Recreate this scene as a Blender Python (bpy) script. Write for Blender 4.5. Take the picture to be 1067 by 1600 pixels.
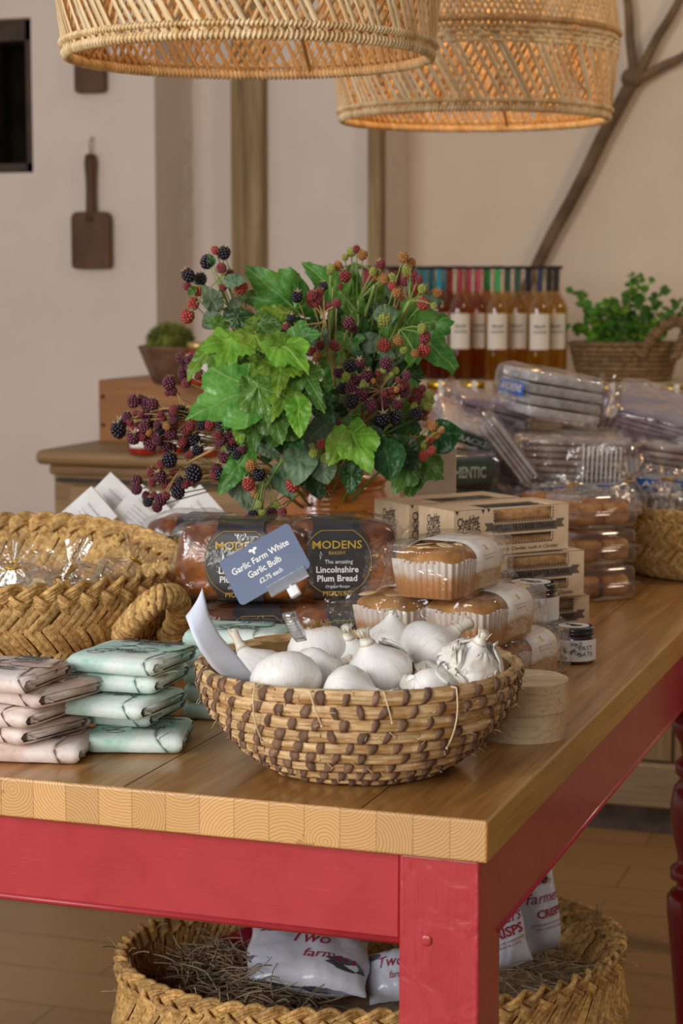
import bpy, math, random
from mathutils import Vector, Matrix, Euler, noise
from math import sin, cos, pi, sqrt, atan2, radians as R

S = bpy.context.scene
COL = S.collection
for o in list(bpy.data.objects):
    bpy.data.objects.remove(o)

# ------------------------------------------------------------------ camera, world, lights, exposure
YAW, PITCH, EYE, FPX = R(19.15), math.atan(360/3111), 1.28, 3111.0
cd = bpy.data.cameras.new('camera'); cam = bpy.data.objects.new('camera', cd); COL.objects.link(cam)
cam.location = (0, 0, EYE); cam.rotation_euler = (R(90)-PITCH, 0, YAW)
cd.sensor_fit = 'VERTICAL'; cd.sensor_height = 36; cd.sensor_width = 24; cd.lens = 70
cd.clip_start = 0.05
cd.dof.use_dof = True; cd.dof.focus_distance = 2.2; cd.dof.aperture_fstop = 8.5
S.camera = cam
S.view_settings.view_transform = 'Standard'; S.view_settings.look = 'None'
S.view_settings.gamma = 1; S.view_settings.use_curve_mapping = False
S.view_settings.exposure = 0.12
S.cycles.transparent_max_bounces = 28

w = bpy.data.worlds.new('world'); S.world = w; w.use_nodes = True
wn = w.node_tree; bg = wn.nodes['Background']
tc = wn.nodes.new('ShaderNodeTexCoord'); sp = wn.nodes.new('ShaderNodeSeparateXYZ')
wn.links.new(tc.outputs['Generated'], sp.inputs[0])
cr = wn.nodes.new('ShaderNodeValToRGB'); wn.links.new(sp.outputs['Z'], cr.inputs[0])
cr.color_ramp.elements[0].position = 0.0; cr.color_ramp.elements[0].color = (.60, .55, .50, 1)
cr.color_ramp.elements[1].position = 0.7; cr.color_ramp.elements[1].color = (.64, .65, .70, 1)
# the room is dimmer towards its right-hand side, away from the shop window
_mr = wn.nodes.new('ShaderNodeMapRange'); wn.links.new(sp.outputs['X'], _mr.inputs[0]); _mr.inputs[1].default_value = -.6; _mr.inputs[2].default_value = .8; _mr.inputs[3].default_value = 1.2; _mr.inputs[4].default_value = .36
_mm = wn.nodes.new('ShaderNodeVectorMath'); _mm.operation = 'SCALE'; wn.links.new(cr.outputs[0], _mm.inputs[0]); wn.links.new(_mr.outputs[0], _mm.inputs['Scale'])
wn.links.new(_mm.outputs[0], bg.inputs[0]); bg.inputs[1].default_value = 0.48

def area(name, loc, target, sx, sy, power, col):
    l = bpy.data.lights.new(name, 'AREA'); l.shape = 'RECTANGLE'; l.size = sx; l.size_y = sy
    l.energy = power; l.color = col
    o = bpy.data.objects.new(name, l); COL.objects.link(o); o.location = loc
    o.rotation_euler = (Vector(target)-Vector(loc)).to_track_quat('-Z', 'Y').to_euler(); return o
area('daylight_shop_window', (-2.6, -1.6, 2.1), (-0.5, 2.2, 0.8), 1.8, 1.6, 112, (.97, .97, .98))
area('daylight_doorway', (-0.5, -3.0, 1.9), (-0.4, 2.4, 0.8), 1.5, 1.8, 64, (1, .97, .92))
area('ceiling_track_light', (1.3, 3.4, 2.8), (0.2, 5.2, 1.0), .5, .5, 20, (1, .76, .52))

# ------------------------------------------------------------------ placing: pixel of the photograph -> point of the shop
CF = Vector((-sin(YAW), cos(YAW), 0)); CR = Vector((cos(YAW), sin(YAW), 0))
_f = Vector((-sin(YAW)*cos(PITCH), cos(YAW)*cos(PITCH), -sin(PITCH))); _u = CR.cross(_f)
def ray(px, py): return _f + CR*((px-533.5)/FPX) + _u*((800-py)/FPX)
def onz(px, py, z):
    d = ray(px, py); t = (z-EYE)/d.z; return Vector((0, 0, EYE))+d*t
def onD(px, py, D):
    d = ray(px, py); t = D/d.dot(CF); return Vector((0, 0, EYE))+d*t
def ony(px, py, Y):
    d = ray(px, py); return Vector((0, 0, EYE))+d*(Y/d.y)

# ------------------------------------------------------------------ mesh collector
class MB:
    def __init__(s): s.v = []; s.f = []; s.m = []; s.uv = []
    def add(s, vs, fs, mi=0, M=None, uv=None):
        b = len(s.v)
        for q in vs:
            q = Vector(q); s.v.append(M @ q if M else q)
        s.uv.extend(uv if uv else [(0, 0, 0)]*len(vs))
        for f in fs: s.f.append([b+i for i in f]); s.m.append(mi)
    def box(s, c, d, rz=0, mi=0, M=None):
        x, y, z = d[0]/2, d[1]/2, d[2]/2
        vs = [(-x,-y,-z),(x,-y,-z),(x,y,-z),(-x,y,-z),(-x,-y,z),(x,-y,z),(x,y,z),(-x,y,z)]
        T = Matrix.Translation(c) @ Matrix.Rotation(rz, 4, 'Z')
        if M: T = M @ T
        s.add(vs, [(0,3,2,1),(4,5,6,7),(0,1,5,4),(1,2,6,5),(2,3,7,6),(3,0,4,7)], mi, T)
    def rbox(s, c, d, r, mi=0, seg=3, M=None, k=0, seed=0):
        """rounded box, optionally crumpled by noise k"""
        n = 4*seg
        def fn(i, j):
            return None
        vs = []; fs = []
        x, y, z = d[0]/2-r, d[1]/2-r, d[2]/2-r
        lev = []
        for a in range(seg+1): lev.append((-1, -pi/2+a*pi/2/seg))
        for a in range(seg+1): lev.append((1, a*pi/2/seg))
        ring = []
        for q in range(4):
            for a in range(seg+1): ring.append((q, q*pi/2+a*pi/2/seg))
        sx = [1, -1, -1, 1]; sy = [1, 1, -1, -1]
        off = Vector((seed*3.1, seed*1.7, 0))
        for (sz, ph) in lev:
            for (q, th) in ring:
                p = Vector((sx[q]*x+r*cos(ph)*cos(th), sy[q]*y+r*cos(ph)*sin(th), sz*z+r*sin(ph)))
                if k: p += noise.noise_vector(p*18+off)*k
                vs.append(p+Vector(c))
        m = len(ring); L = len(lev)
        for a in range(L-1):
            for b in range(m):
                fs.append((a*m+b, a*m+(b+1) % m, (a+1)*m+(b+1) % m, (a+1)*m+b))
        fs.append(tuple(range(m-1, -1, -1))); fs.append(tuple((L-1)*m+i for i in range(m)))
        s.add(vs, fs, mi, M)
    def grid(s, fn, nu, nv, cu=False, cv=False, mi=0, M=None, uvf=None):
        U = nu if cu else nu+1; V = nv if cv else nv+1
        vs = [fn(i/nu, j/nv) for i in range(U) for j in range(V)]
        uv = [uvf(i/nu, j/nv) for i in range(U) for j in range(V)] if uvf else None
        fs = [(i*V+j, ((i+1) % U)*V+j, ((i+1) % U)*V+(j+1) % V, i*V+(j+1) % V) for i in range(nu) for j in range(nv)]
        s.add(vs, fs, mi, M, uv)
    def lathe(s, prof, n=32, mi=0, M=None, f=None):
        def fn(u, v):
            j = int(round(v*(len(prof)-1))); r, z = prof[j]; a = u*2*pi
            k = f(a, z) if f else 1
            return (r*k*cos(a), r*k*sin(a), z)
        s.grid(fn, n, len(prof)-1, cu=True, mi=mi, M=M)
    def sph(s, c, r, nu=8, nv=5, mi=0, M=None):
        if not hasattr(r, '__len__'): r = (r, r, r)
        vs = [(c[0], c[1], c[2]-r[2])]
        for j in range(1, nv):
            ph = -pi/2+pi*j/nv
            for i in range(nu):
                a = 2*pi*i/nu; vs.append((c[0]+r[0]*cos(ph)*cos(a), c[1]+r[1]*cos(ph)*sin(a), c[2]+r[2]*sin(ph)))
        vs.append((c[0], c[1], c[2]+r[2])); fs = []
        for i in range(nu):
            k = (i+1) % nu
            fs.append((0, 1+k, 1+i))
            for j in range(nv-2): fs.append((1+j*nu+i, 1+j*nu+k, 1+(j+1)*nu+k, 1+(j+1)*nu+i))
            fs.append((1+(nv-2)*nu+i, 1+(nv-2)*nu+k, len(vs)-1))
        s.add(vs, fs, mi, M)
    def tube(s, pts, r, n=6, mi=0, closed=False, flat=1.0, M=None, cap=True):
        pts = [Vector(p) for p in pts]; m = len(pts)
        if m < 2: return
        def rr(i): return r[i] if hasattr(r, '__len__') else r
        t0 = (pts[1]-pts[0]).normalized()
        up = Vector((0, 0, 1)) if abs(t0.z) < .9 else Vector((1, 0, 0))
        nrm = (up-t0*up.dot(t0)).normalized(); vs = []; fs = []
        for i in range(m):
            a = pts[(i-1) % m] if (closed or i > 0) else pts[i]; b = pts[(i+1) % m] if (closed or i < m-1) else pts[i]
            t = (b-a)
            t = t.normalized() if t.length > 1e-9 else t0
            nrm = nrm-t*nrm.dot(t)
            nrm = nrm.normalized() if nrm.length > 1e-6 else t.orthogonal().normalized()
            bn = t.cross(nrm)
            for k in range(n):
                a_ = 2*pi*k/n; vs.append(pts[i]+nrm*cos(a_)*rr(i)*flat+bn*sin(a_)*rr(i))
        for i in range(m if closed else m-1):
            j = (i+1) % m
            for k in range(n): fs.append((i*n+k, i*n+(k+1) % n, j*n+(k+1) % n, j*n+k))
        if not closed and cap:
            fs.append(tuple(range(n-1, -1, -1))); fs.append(tuple((m-1)*n+k for k in range(n)))
        s.add(vs, fs, mi, M)
    def prism(s, out, z0, z1, mi=0, M=None):
        n = len(out); vs = [(x, y, z0) for x, y in out]+[(x, y, z1) for x, y in out]
        fs = [tuple(range(n-1, -1, -1)), tuple(range(n, 2*n))]+[(i, (i+1) % n, n+(i+1) % n, n+i) for i in range(n)]
        s.add(vs, fs, mi, M)
    def text(s, body, size, fn, mi=0, bold=0.0, shear=0, space=1.0, align='CENTER', width=None):
        """lettering: fn maps the flat (x, y, lift) of the writing onto the surface"""
        c = bpy.data.curves.new('t', 'FONT'); c.body = body; c.size = size; c.align_x = align; c.align_y = 'CENTER'
        c.resolution_u = 2; c.offset = bold*size; c.shear = shear; c.space_character = space; c.extrude = 0
        o = bpy.data.objects.new('t', c); COL.objects.link(o)
        bpy.context.view_layer.update()
        me = bpy.data.meshes.new_from_object(o.evaluated_get(bpy.context.evaluated_depsgraph_get()))
        bpy.data.objects.remove(o); bpy.data.curves.remove(c)
        vs = [v.co.copy() for v in me.vertices]
        if width and vs:
            xs = [v.x for v in vs]; k = width/(max(xs)-min(xs)); 
            for v in vs: v.x *= k
        s.add([fn(v.x, v.y) for v in vs], [tuple(p.vertices) for p in me.polygons], mi)
        bpy.data.meshes.remove(me)
    def build(s, name, mats, parent=None, smooth=True, bevel=0, solid=0, leafuv=False, sub=0, seg=2, angle=40):
        me = bpy.data.meshes.new(name); me.from_pydata([tuple(v) for v in s.v], [], s.f)
        if not isinstance(mats, (list, tuple)): mats = [mats]
        for m in mats: me.materials.append(m)
        if len(mats) > 1: me.polygons.foreach_set('material_index', s.m)
        me.polygons.foreach_set('use_smooth', [bool(smooth)]*len(me.polygons))
        if leafuv:
            at = me.attributes.new('leafuv', 'FLOAT_VECTOR', 'POINT'); fl = []
            for u in s.uv: fl.extend(u)
            at.data.foreach_set('vector', fl)
        me.validate(); me.update()
        o = bpy.data.objects.new(name, me); COL.objects.link(o)
        if parent: o.parent = parent
        if smooth == 'auto' or bevel:
            try: me.set_sharp_from_angle(angle=R(angle))
            except Exception: pass
        if solid:
            q = o.modifiers.new('s', 'SOLIDIFY'); q.thickness = solid; q.offset = 0
        if bevel:
            q = o.modifiers.new('b', 'BEVEL'); q.width = bevel; q.segments = seg; q.limit_method = 'ANGLE'; q.angle_limit = R(35)
        if sub:
            q = o.modifiers.new('u', 'SUBSURF'); q.levels = sub; q.render_levels = sub
        return o

def thing(name, label, cat, loc=(0, 0, 0), rz=0.0, group=None, rot=None):
    o = bpy.data.objects.new(name, None); COL.objects.link(o); o.empty_display_size = .02
    o.location = loc; o.rotation_euler = rot if rot else (0, 0, rz)
    o['label'] = label; o['category'] = cat
    if group: o['group'] = group
    return o
def tag(o, label, cat, group=None, kind=None):
    o['label'] = label; o['category'] = cat
    if group: o['group'] = group
    if kind: o['kind'] = kind
    return o
def struct(o): o['kind'] = 'structure'; return o
def dup(root, loc, rz=0.0, label=None, rot=None, group=None, scale=None):
    def cp(o, par):
        c = o.copy(); COL.objects.link(c); c.parent = par
        for ch in kids.get(o.name, []): cp(ch, c)
        return c
    kids = {}
    for o in bpy.data.objects:
        if o.parent: kids.setdefault(o.parent.name, []).append(o)
    r = cp(root, None); r.location = loc; r.rotation_euler = rot if rot else (0, 0, rz)
    if label: r['label'] = label
    if group: r['group'] = group
    if scale: r.scale = scale if hasattr(scale, '__len__') else (scale,)*3
    return r
def rnd(a, b): return random.uniform(a, b)
def lerp(a, b, t): return a+(b-a)*t
def bez(p0, p1, p2, n=10):
    p0, p1, p2 = Vector(p0), Vector(p1), Vector(p2)
    return [p0*(1-t)**2+p1*2*t*(1-t)+p2*t*t for t in [i/n for i in range(n+1)]]

# ------------------------------------------------------------------ materials
def lin(c):
    if isinstance(c, str): c = tuple(int(c[i:i+2], 16) for i in (0, 2, 4))
    o = []
    for x in c[:3]:
        x /= 255; o.append(x/12.92 if x <= .04045 else ((x+.055)/1.055)**2.4)
    return (*o, 1)
class G:
    def __init__(s, name):
        s.m = bpy.data.materials.new(name); s.m.use_nodes = True; s.t = s.m.node_tree
        s.p = s.t.nodes['Principled BSDF']; s.out = s.t.nodes['Material Output']
    def n(s, typ, **k):
        nd = s.t.nodes.new('ShaderNode'+typ)
        for a, b in k.items(): setattr(nd, a, b)
        return nd
    def set(s, nd, i, v):
        sk = nd.inputs[i]
        if hasattr(v, 'is_output') or isinstance(v, bpy.types.NodeSocket): s.t.links.new(v, sk)
        elif v is not None: sk.default_value = v
    def math(s, op, a, b=None, c=None, clamp=False):
        nd = s.n('Math', operation=op, use_clamp=clamp); s.set(nd, 0, a)
        if b is not None: s.set(nd, 1, b)
        if c is not None: s.set(nd, 2, c)
        return nd.outputs[0]
    def obj(s, scale=(1, 1, 1), coord='Object'):
        t = s.n('TexCoord'); mp = s.n('Mapping'); s.t.links.new(t.outputs[coord], mp.inputs[0]); mp.inputs['Scale'].default_value = scale
        return mp.outputs[0]
    def noise(s, vec, scale=5, det=3, rough=.5, dist=0):
        nd = s.n('TexNoise'); s.set(nd, 'Vector', vec); nd.inputs['Scale'].default_value = scale
        nd.inputs['Detail'].default_value = det; nd.inputs['Roughness'].default_value = rough; nd.inputs['Distortion'].default_value = dist
        return nd.outputs[0]
    def ramp(s, fac, stops):
        nd = s.n('ValToRGB'); s.set(nd, 0, fac); e = nd.color_ramp.elements
        while len(e) < len(stops): e.new(.5)
        for q, (p, c) in zip(e, stops): q.position = p; q.color = c if len(c) == 4 else lin(c)
        return nd.outputs[0]
    def mix(s, f, a, b, blend='MIX'):
        nd = s.n('Mix', data_type='RGBA', blend_type=blend); s.set(nd, 0, f); s.set(nd, 6, a); s.set(nd, 7, b); return nd.outputs[2]
    def island(s): return s.n('NewGeometry').outputs['Random Per Island']
    def bump(s, h, strength=.3, dist=.002):
        nd = s.n('Bump'); s.set(nd, 'Height', h); nd.inputs['Strength'].default_value = strength; nd.inputs['Distance'].default_value = dist
        s.t.links.new(nd.outputs[0], s.p.inputs['Normal']); return nd.outputs[0]
    def base(s, c, rough=.5, metal=0, coat=0, sss=0, spec=None):
        s.set(s.p, 'Base Color', c); s.set(s.p, 'Roughness', rough); s.set(s.p, 'Metallic', metal)
        if coat: s.set(s.p, 'Coat Weight', coat); s.set(s.p, 'Coat Roughness', .12)
        if sss: s.set(s.p, 'Subsurface Weight', sss); s.set(s.p, 'Subsurface Radius', (.012, .009, .006)); s.set(s.p, 'Subsurface Scale', 1.0)
        if spec is not None: s.set(s.p, 'Specular IOR Level', spec)
_mc = {}
def mat(name, c1, c2=None, scale=20, stretch=(1, 1, 1), rough=.55, bump=0, bdist=.001, bscale=None, isl=0, metal=0, coat=0, sss=0, det=4, spec=None, lo=.35, hi=.65):
    if name in _mc: return _mc[name]
    g = G(name); v = g.obj(stretch)
    if c2: col = g.ramp(g.noise(v, scale, det, .6), [(lo, lin(c1)), (hi, lin(c2))])
    else: col = lin(c1)
    if isl:
        k = g.math('MULTIPLY_ADD', g.island(), 2*isl, 1-isl)
        hsv = g.n('HueSaturation'); g.set(hsv, 'Color', col); g.set(hsv, 'Value', k); col = hsv.outputs[0]
    g.base(col, rough, metal, coat, sss, spec)
    if bump: g.bump(g.noise(v, bscale or scale*2, 4, .6), bump, bdist)
    _mc[name] = g.m; return g.m
def film(name, tint='ffffff', fac=.10, rough=.08, edge=.55, sc=60, bs=.5):
    """clear crinkled cellophane"""
    if name in _mc: return _mc[name]
    g = G(name); v = g.obj()
    tr = g.n('BsdfTransparent'); tr.inputs[0].default_value = lin(tint)
    gl = g.n('BsdfGlossy'); gl.inputs['Color'].default_value = (1, 1, 1, 1); gl.inputs['Roughness'].default_value = rough
    nz = g.noise(v, sc, 3, .6, .6); b = g.n('Bump'); g.set(b, 'Height', nz); b.inputs['Strength'].default_value = bs; b.inputs['Distance'].default_value = .004
    g.t.links.new(b.outputs[0], gl.inputs['Normal'])
    lw = g.n('LayerWeight'); lw.inputs[0].default_value = .25; g.t.links.new(b.outputs[0], lw.inputs['Normal'])
    f = g.math('MULTIPLY_ADD', lw.outputs['Facing'], edge, fac, clamp=True)
    mx = g.n('MixShader'); g.set(mx, 0, f); g.t.links.new(tr.outputs[0], mx.inputs[1]); g.t.links.new(gl.outputs[0], mx.inputs[2])
    g.t.links.new(mx.outputs[0], g.out.inputs[0]); _mc[name] = g.m; return g.m
def glass(name, tint, rough=.03, ior=1.45):
    if name in _mc: return _mc[name]
    g = G(name)
    g.base(lin(tint), rough); g.set(g.p, 'Transmission Weight', 1.0); g.set(g.p, 'IOR', ior); _mc[name] = g.m; return g.m

WHITE = mat('white_print', 'f2efe8', rough=.6)
BLACK = mat('black_print', '1c1a1c', rough=.6)
INK = mat('dark_ink', '33343a', rough=.7)
GOLDP = mat('gold_print', 'c9a23c', rough=.4)
ESP = mat('esparto_straw', '9c6c30', 'dfb673', scale=150, rough=.68, isl=.28, bump=1.0, bdist=.0016, bscale=420, lo=.3, hi=.6)
ESP2 = mat('esparto_backing', '7c5624', '9c7236', scale=60, rough=.8, bump=.4, bdist=.001)
CLEAR = film('cellophane', fac=.03, edge=.42, bs=1.0, sc=30)
CLEAR2 = film('cellophane_milky', 'f6f4f4', fac=.08, edge=.55, rough=.12)
# ------------------------------------------------------------------ room
def wood(name, c1, c2, c3, axis='y', sc=1.0, strip=None, rough=.4, coat=0, bump=.15, tone=.12, dark=0.0):
    g = G(name); st = {'y': (14, 1, 14), 'x': (1, 14, 14), 'z': (14, 14, 1)}[axis]
    tcn = g.n('TexCoord'); co = tcn.outputs['Object']
    rndv = None
    if strip:
        sp_ = g.n('SeparateXYZ'); g.t.links.new(co, sp_.inputs[0])
        src = sp_.outputs[{'y': 0, 'x': 1, 'z': 0}[axis]]
        i = g.math('FLOOR', g.math('DIVIDE', src, strip)); wnz = g.n('TexWhiteNoise', noise_dimensions='1D'); g.t.links.new(i, wnz.inputs['W'])
        rndv = wnz.outputs['Value']
        cmb = g.n('CombineXYZ'); g.t.links.new(g.math('MULTIPLY', rndv, 7.0), cmb.inputs[0]); g.t.links.new(g.math('MULTIPLY', rndv, 13.0), cmb.inputs[1]); g.t.links.new(g.math('MULTIPLY', rndv, 5.0), cmb.inputs[2])
        ad = g.n('VectorMath', operation='ADD'); g.t.links.new(co, ad.inputs[0]); g.t.links.new(cmb.outputs[0], ad.inputs[1]); co = ad.outputs[0]
    mp = g.n('Mapping'); g.t.links.new(co, mp.inputs[0]); mp.inputs['Scale'].default_value = st
    n1 = g.noise(mp.outputs[0], 2.2*sc, 5, .6, 1.2)
    mp2 = g.n('Mapping'); g.t.links.new(co, mp2.inputs[0]); mp2.inputs['Scale'].default_value = tuple(q*q**.2 if q > 1 else q for q in st)
    n2 = g.noise(mp2.outputs[0], 9*sc, 4, .7, .3)
    col = g.ramp(n1, [(.3, lin(c1)), (.5, lin(c2)), (.72, lin(c3))])
    col = g.mix(g.math('MULTIPLY', n2, .55), col, lin(c1), 'MIX')
    mp3 = g.n('Mapping'); g.t.links.new(co, mp3.inputs[0]); mp3.inputs['Scale'].default_value = tuple(q*(5 if q > 1 else .8) for q in st)
    n3 = g.noise(mp3.outputs[0], 5*sc, 3, .6, .4)
    dk = g.n('HueSaturation'); g.set(dk, 'Color', col); dk.inputs['Value'].default_value = .62
    col = g.mix(g.ramp(n3, [(.50, (0, 0, 0, 1)), (.68, (.8, .8, .8, 1))]), col, dk.outputs[0])
    if rndv is not None:
        h = g.n('HueSaturation'); g.set(h, 'Color', col); g.set(h, 'Value', g.math('MULTIPLY_ADD', rndv, 2*tone, 1-tone)); col = h.outputs[0]
    g.base(col, rough, coat=coat); g.bump(n2, bump, .0012); return g.m

def plaster(name, c1, c2):
    g = G(name); v = g.obj()
    col = g.ramp(g.noise(v, 2.2, 4, .6), [(.3, lin(c1)), (.7, lin(c2))])
    g.base(col, .85); g.bump(g.noise(v, 9, 5, .6), .35, .01); return g.m
WALL = plaster('painted_plaster', 'd6c6ba', 'e0d0c2')
WALL2 = plaster('painted_plaster_warm', 'dcc6ae', 'e6d0b8')

# floor: brown boards running away from the entrance
g = G('floor_boards'); v = g.obj()
br = g.n('TexBrick'); mp = g.n('Mapping'); tcn = g.n('TexCoord'); g.t.links.new(tcn.outputs['Object'], mp.inputs[0]); g.t.links.new(mp.outputs[0], br.inputs['Vector'])
br.inputs['Scale'].default_value = 1; br.inputs['Brick Width'].default_value = 1.6; br.inputs['Row Height'].default_value = .17; br.inputs['Mortar Size'].default_value = .003
br.inputs['Color1'].default_value = lin('8f6c44'); br.inputs['Color2'].default_value = lin('a07a4c'); br.inputs['Mortar'].default_value = lin('5e4228')
n1 = g.noise(g.obj((1.5, 14, 1)), 3, 5, .65, 1.0)
col = g.mix(g.math('MULTIPLY', n1, .7), br.outputs[0], lin('bd9660')); g.base(col, .42); g.bump(n1, .2, .002)
FLOOR = g.m
m = MB(); m.box((0, 2.0, -.05), (9, 12, .1)); struct(m.build('floor', FLOOR, smooth=False))

YW1, YW2, YW3 = 5.35, 5.62, 5.86          # the back wall steps back twice towards the right
xa = ony(245, 500, YW1).x; xb = ony(600, 400, YW2).x
DARK = mat('dark_opening', '14120f', '221c16', scale=6, rough=.9, spec=.05)
wx0, wz0 = ony(52, 270, YW1).x, ony(30, 270, YW1).z; wz1 = ony(30, 28, YW1).z
m = MB()
m.box(((-4.5+xa)/2, YW1+.15, wz0/2), (4.5+xa, .3, wz0))
m.box(((wx0+xa)/2, YW1+.15, (wz0+3.2)/2), (xa-wx0, .3, 3.2-wz0))
m.box(((-4.5+wx0)/2, YW1+.15, (wz1+3.2)/2), (4.5+wx0, .3, 3.2-wz1))
struct(m.build('wall_back_left', WALL, smooth=False))
m = MB(); m.box(((xa-.0+xb)/2, YW2+.15, 1.6), (xb-xa, .3, 3.2)); 
struct(m.build('wall_back_middle', WALL, smooth=False))
m = MB(); m.box(((xb+4.5)/2, YW3+.15, 1.6), (4.5-xb, .3, 3.2)); 
struct(m.build('wall_back_right', WALL2, smooth=False))
# dark window in the left wall: reveal, dark frame, unlit glass
m = MB(); wc = ((-4.4+wx0)/2, (wz0+wz1)/2); ww, wh = wx0+4.4, wz1-wz0
m.box((wc[0], YW1+.24, wc[1]), (ww, .02, wh))
wo = struct(m.build('window_1', DARK, smooth=False))
m = MB()
m.box((wc[0], YW1+.10, wz1-.03), (ww, .12, .06)); m.box((wc[0], YW1+.10, wz0+.015), (ww, .12, .03)); m.box((wx0-.02, YW1+.10, wc[1]), (.04, .12, wh)); m.box((wx0-.2, YW1+.12, wc[1]), (.03, .08, wh))
m.build('window_frame', mat('window_timber', '2a1c12', '4a3020', scale=12, rough=.6), wo, smooth=False)
# repaired plaster patches on the return
m = MB()
for (px, py, rx, rz_) in ((298, 210, .022, .035), (294, 280, .020, .045), (296, 345, .022, .05)):
    y = 5.5; p = onD(px, py, 1); d = ray(px, py); t = xa/d.x; q = Vector((0, 0, EYE))+d*t
    m.sph((xa+.001, q.y, q.z), (.002, rx*2.2, rz_), 14, 8)
struct(m.build('trim_5', mat('filler_white', 'd9cdc0', rough=.9)))

# exposed timbers
OLD = wood('old_timber', '7c6444', '9c8058', 'b89e76', 'z', .8, rough=.8, bump=.5)
OLDX = mat('old_timber_brace', '5f4830', '806548', scale=9, rough=.85, bump=.5)
x0 = ony(370, 300, YW2).x; x1 = ony(418, 300, YW2).x
m = MB(); m.box(((x0+x1)/2, YW2-.02, 1.6), (x1-x0, .06, 3.2)); struct(m.build('trim_1', OLD, smooth=False, bevel=.006))
x0 = ony(580, 300, YW2).x
m = MB(); m.box(((x0+xb)/2, YW2-.01, 1.6), (xb-x0, .06, 3.2)); struct(m.build('trim_2', OLD, smooth=False, bevel=.006))
m = MB()
def pole(a, b, ra, rb, m, Y=YW3-.05):
    p, q = ony(*a, Y), ony(*b, Y); n = 8
    pts = [p.lerp(q, i/n)+Vector((sin(i*1.7)*.002, 0, cos(i*2.1)*.0015)) for i in range(n+1)]
    m.tube(pts, [lerp(ra, rb, i/n) for i in range(n+1)], 10)
pole((790, 510), (992, 118), .017, .021, m)
pole((990, 128), (975, -60), .015, .011, m); pole((990, 126), (1095, -60), .015, .011, m); pole((988, 128), (1120, 60), .014, .011, m)
m.sph(ony(988, 122, YW3-.05), (.034, .03, .032), 12, 8)
struct(m.build('trim_3', OLDX))

# back counter and dresser -----------------------------------------------------------------
PALE = wood('pale_limed_wood', 'a08763', 'b89d78', 'cbb492', 'z', .8, rough=.65)
PALEX = wood('pale_plank', 'a89272', 'bfa988', 'cdbb9e', 'x', .8, rough=.65)
pc = onz(1000, 1298, 0); YC = pc.y
cx0, cx1 = onD(56, 704, 4.6).x+.66, pc.x+1.2; CT = .93
t = thing('shop_counter', 'pale limed wood counter with vertical boards behind the red table', 'counter', ((cx0+cx1)/2, YC, 0))
W = cx1-cx0
m = MB(); m.box((0, .32, .45), (W-.04, .6, .86)); m.build('body', PALE, t, smooth=False)
m = MB(); n = int(W/.125)
for i in range(n): m.box((-W/2+.02+(i+.5)*(W-.04)/n, .008, .52), ((W-.04)/n-.006, .02, .70))
m.build('board_panel', PALE, t, smooth=False, bevel=.004)
m = MB(); m.box((0, -.004, .115), (W, .05, .10)); m.build('bottom_rail', PALEX, t, smooth=False, bevel=.004)
m = MB(); m.box((0, .02, .032), (W, .06, .064)); m.build('plinth', mat('dark_plinth', '5c5148', '746860', scale=20, rough=.8), t, smooth=False)
m = MB(); m.box((0, .31, CT-.02), (W+.04, .68, .04)); m.build('worktop', PALEX, t, smooth=False, bevel=.006)
RZ = 1.035
o = MB(); o.box(((cx0+cx1)/2, YC+.44, (CT+RZ)/2), (W-.06, .36, RZ-CT)); o = o.build('display_riser', PALEX, smooth=False, bevel=.004)
tag(o, 'pale wooden riser shelf along the back of the counter under the bottles', 'shelf')

DW = wood('dresser_wood', '795b38', '977449', 'b08c5c', 'x', .8, rough=.5)
DW2 = wood('dresser_wood_front', '86663f', 'a07d50', 'b48f60', 'x', 1.2, rough=.5)
pd = onD(56, 704, 4.6); YD = pd.y; dz = pd.z; dx0 = pd.x; dW = .62
t = thing('chest_of_drawers', 'brown wooden chest of drawers standing against the plain wall at left', 'dresser', (dx0+dW/2, YD, 0))
m = MB(); m.box((0, .26, dz/2-.02), (dW-.06, .46, dz-.04)); m.build('body', DW, t, smooth=False, bevel=.004)
m = MB(); m.rbox((0, .25, dz-.015), (dW, .52, .034), .014, seg=3); m.rbox((0, .26, dz-.045), (dW-.04, .48, .026), .01); m.build('top', DW, t)
for k, (zz, hh) in enumerate(((dz-.16, .16), (dz-.36, .19), (dz-.58, .2))):
    m = MB(); m.box((0, .02, zz), (dW-.16, .025, hh)); d = m.build('drawer', DW2, t, smooth=False, bevel=.004)
    for sx in (-.16, .16):
        m = MB(); m.sph((sx, -.012, zz), (.018, .02, .018), 12, 8); m.build('knob', DW, d)
m = MB(); m.box((0, .02, dz-.068), (dW-.09, .02, .008)); m.build('painted_shadow_line', mat('painted_shadow_dark', '2c1f12'), t, smooth=False)  # solid dark strip, its colour stands in for the shade under the top

# box, bowl and jars on the dresser
BX = wood('crate_wood', '8a5526', 'a86c34', 'bb8044', 'x', 1.0, rough=.45)
pb = onz(151, 690, dz); bw = .42
t = thing('wooden_crate', 'orange-brown wooden crate upturned on the chest of drawers', 'crate', (pb.x+bw/2, pb.y+.17, dz))
m = MB(); zt = .15; th = .014
m.box((0, -.15, zt/2), (bw, th, zt)); m.box((0, .15, zt/2), (bw, th, zt)); m.box((-bw/2+th/2, 0, zt/2), (th, .30-th, zt)); m.box((bw/2-th/2, 0, zt/2), (th, .30-th, zt)); m.box((0, 0, zt-th/2), (bw, .31, th))
m.build('crate_boards', BX, t, smooth=False, bevel=.003)
for z_, s_ in ((.04, -1), (.04, 1), (.11, -1), (.11, 1)):
    m = MB(); m.sph((s_*(bw/2-.012), -.158, z_), (.005, .003, .005), 8, 6); m.build('nail_head', mat('nail', '3a2412', rough=.5, metal=.6), t)
cz = dz+zt
pb = onD(272, 590, 4.66)
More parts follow.
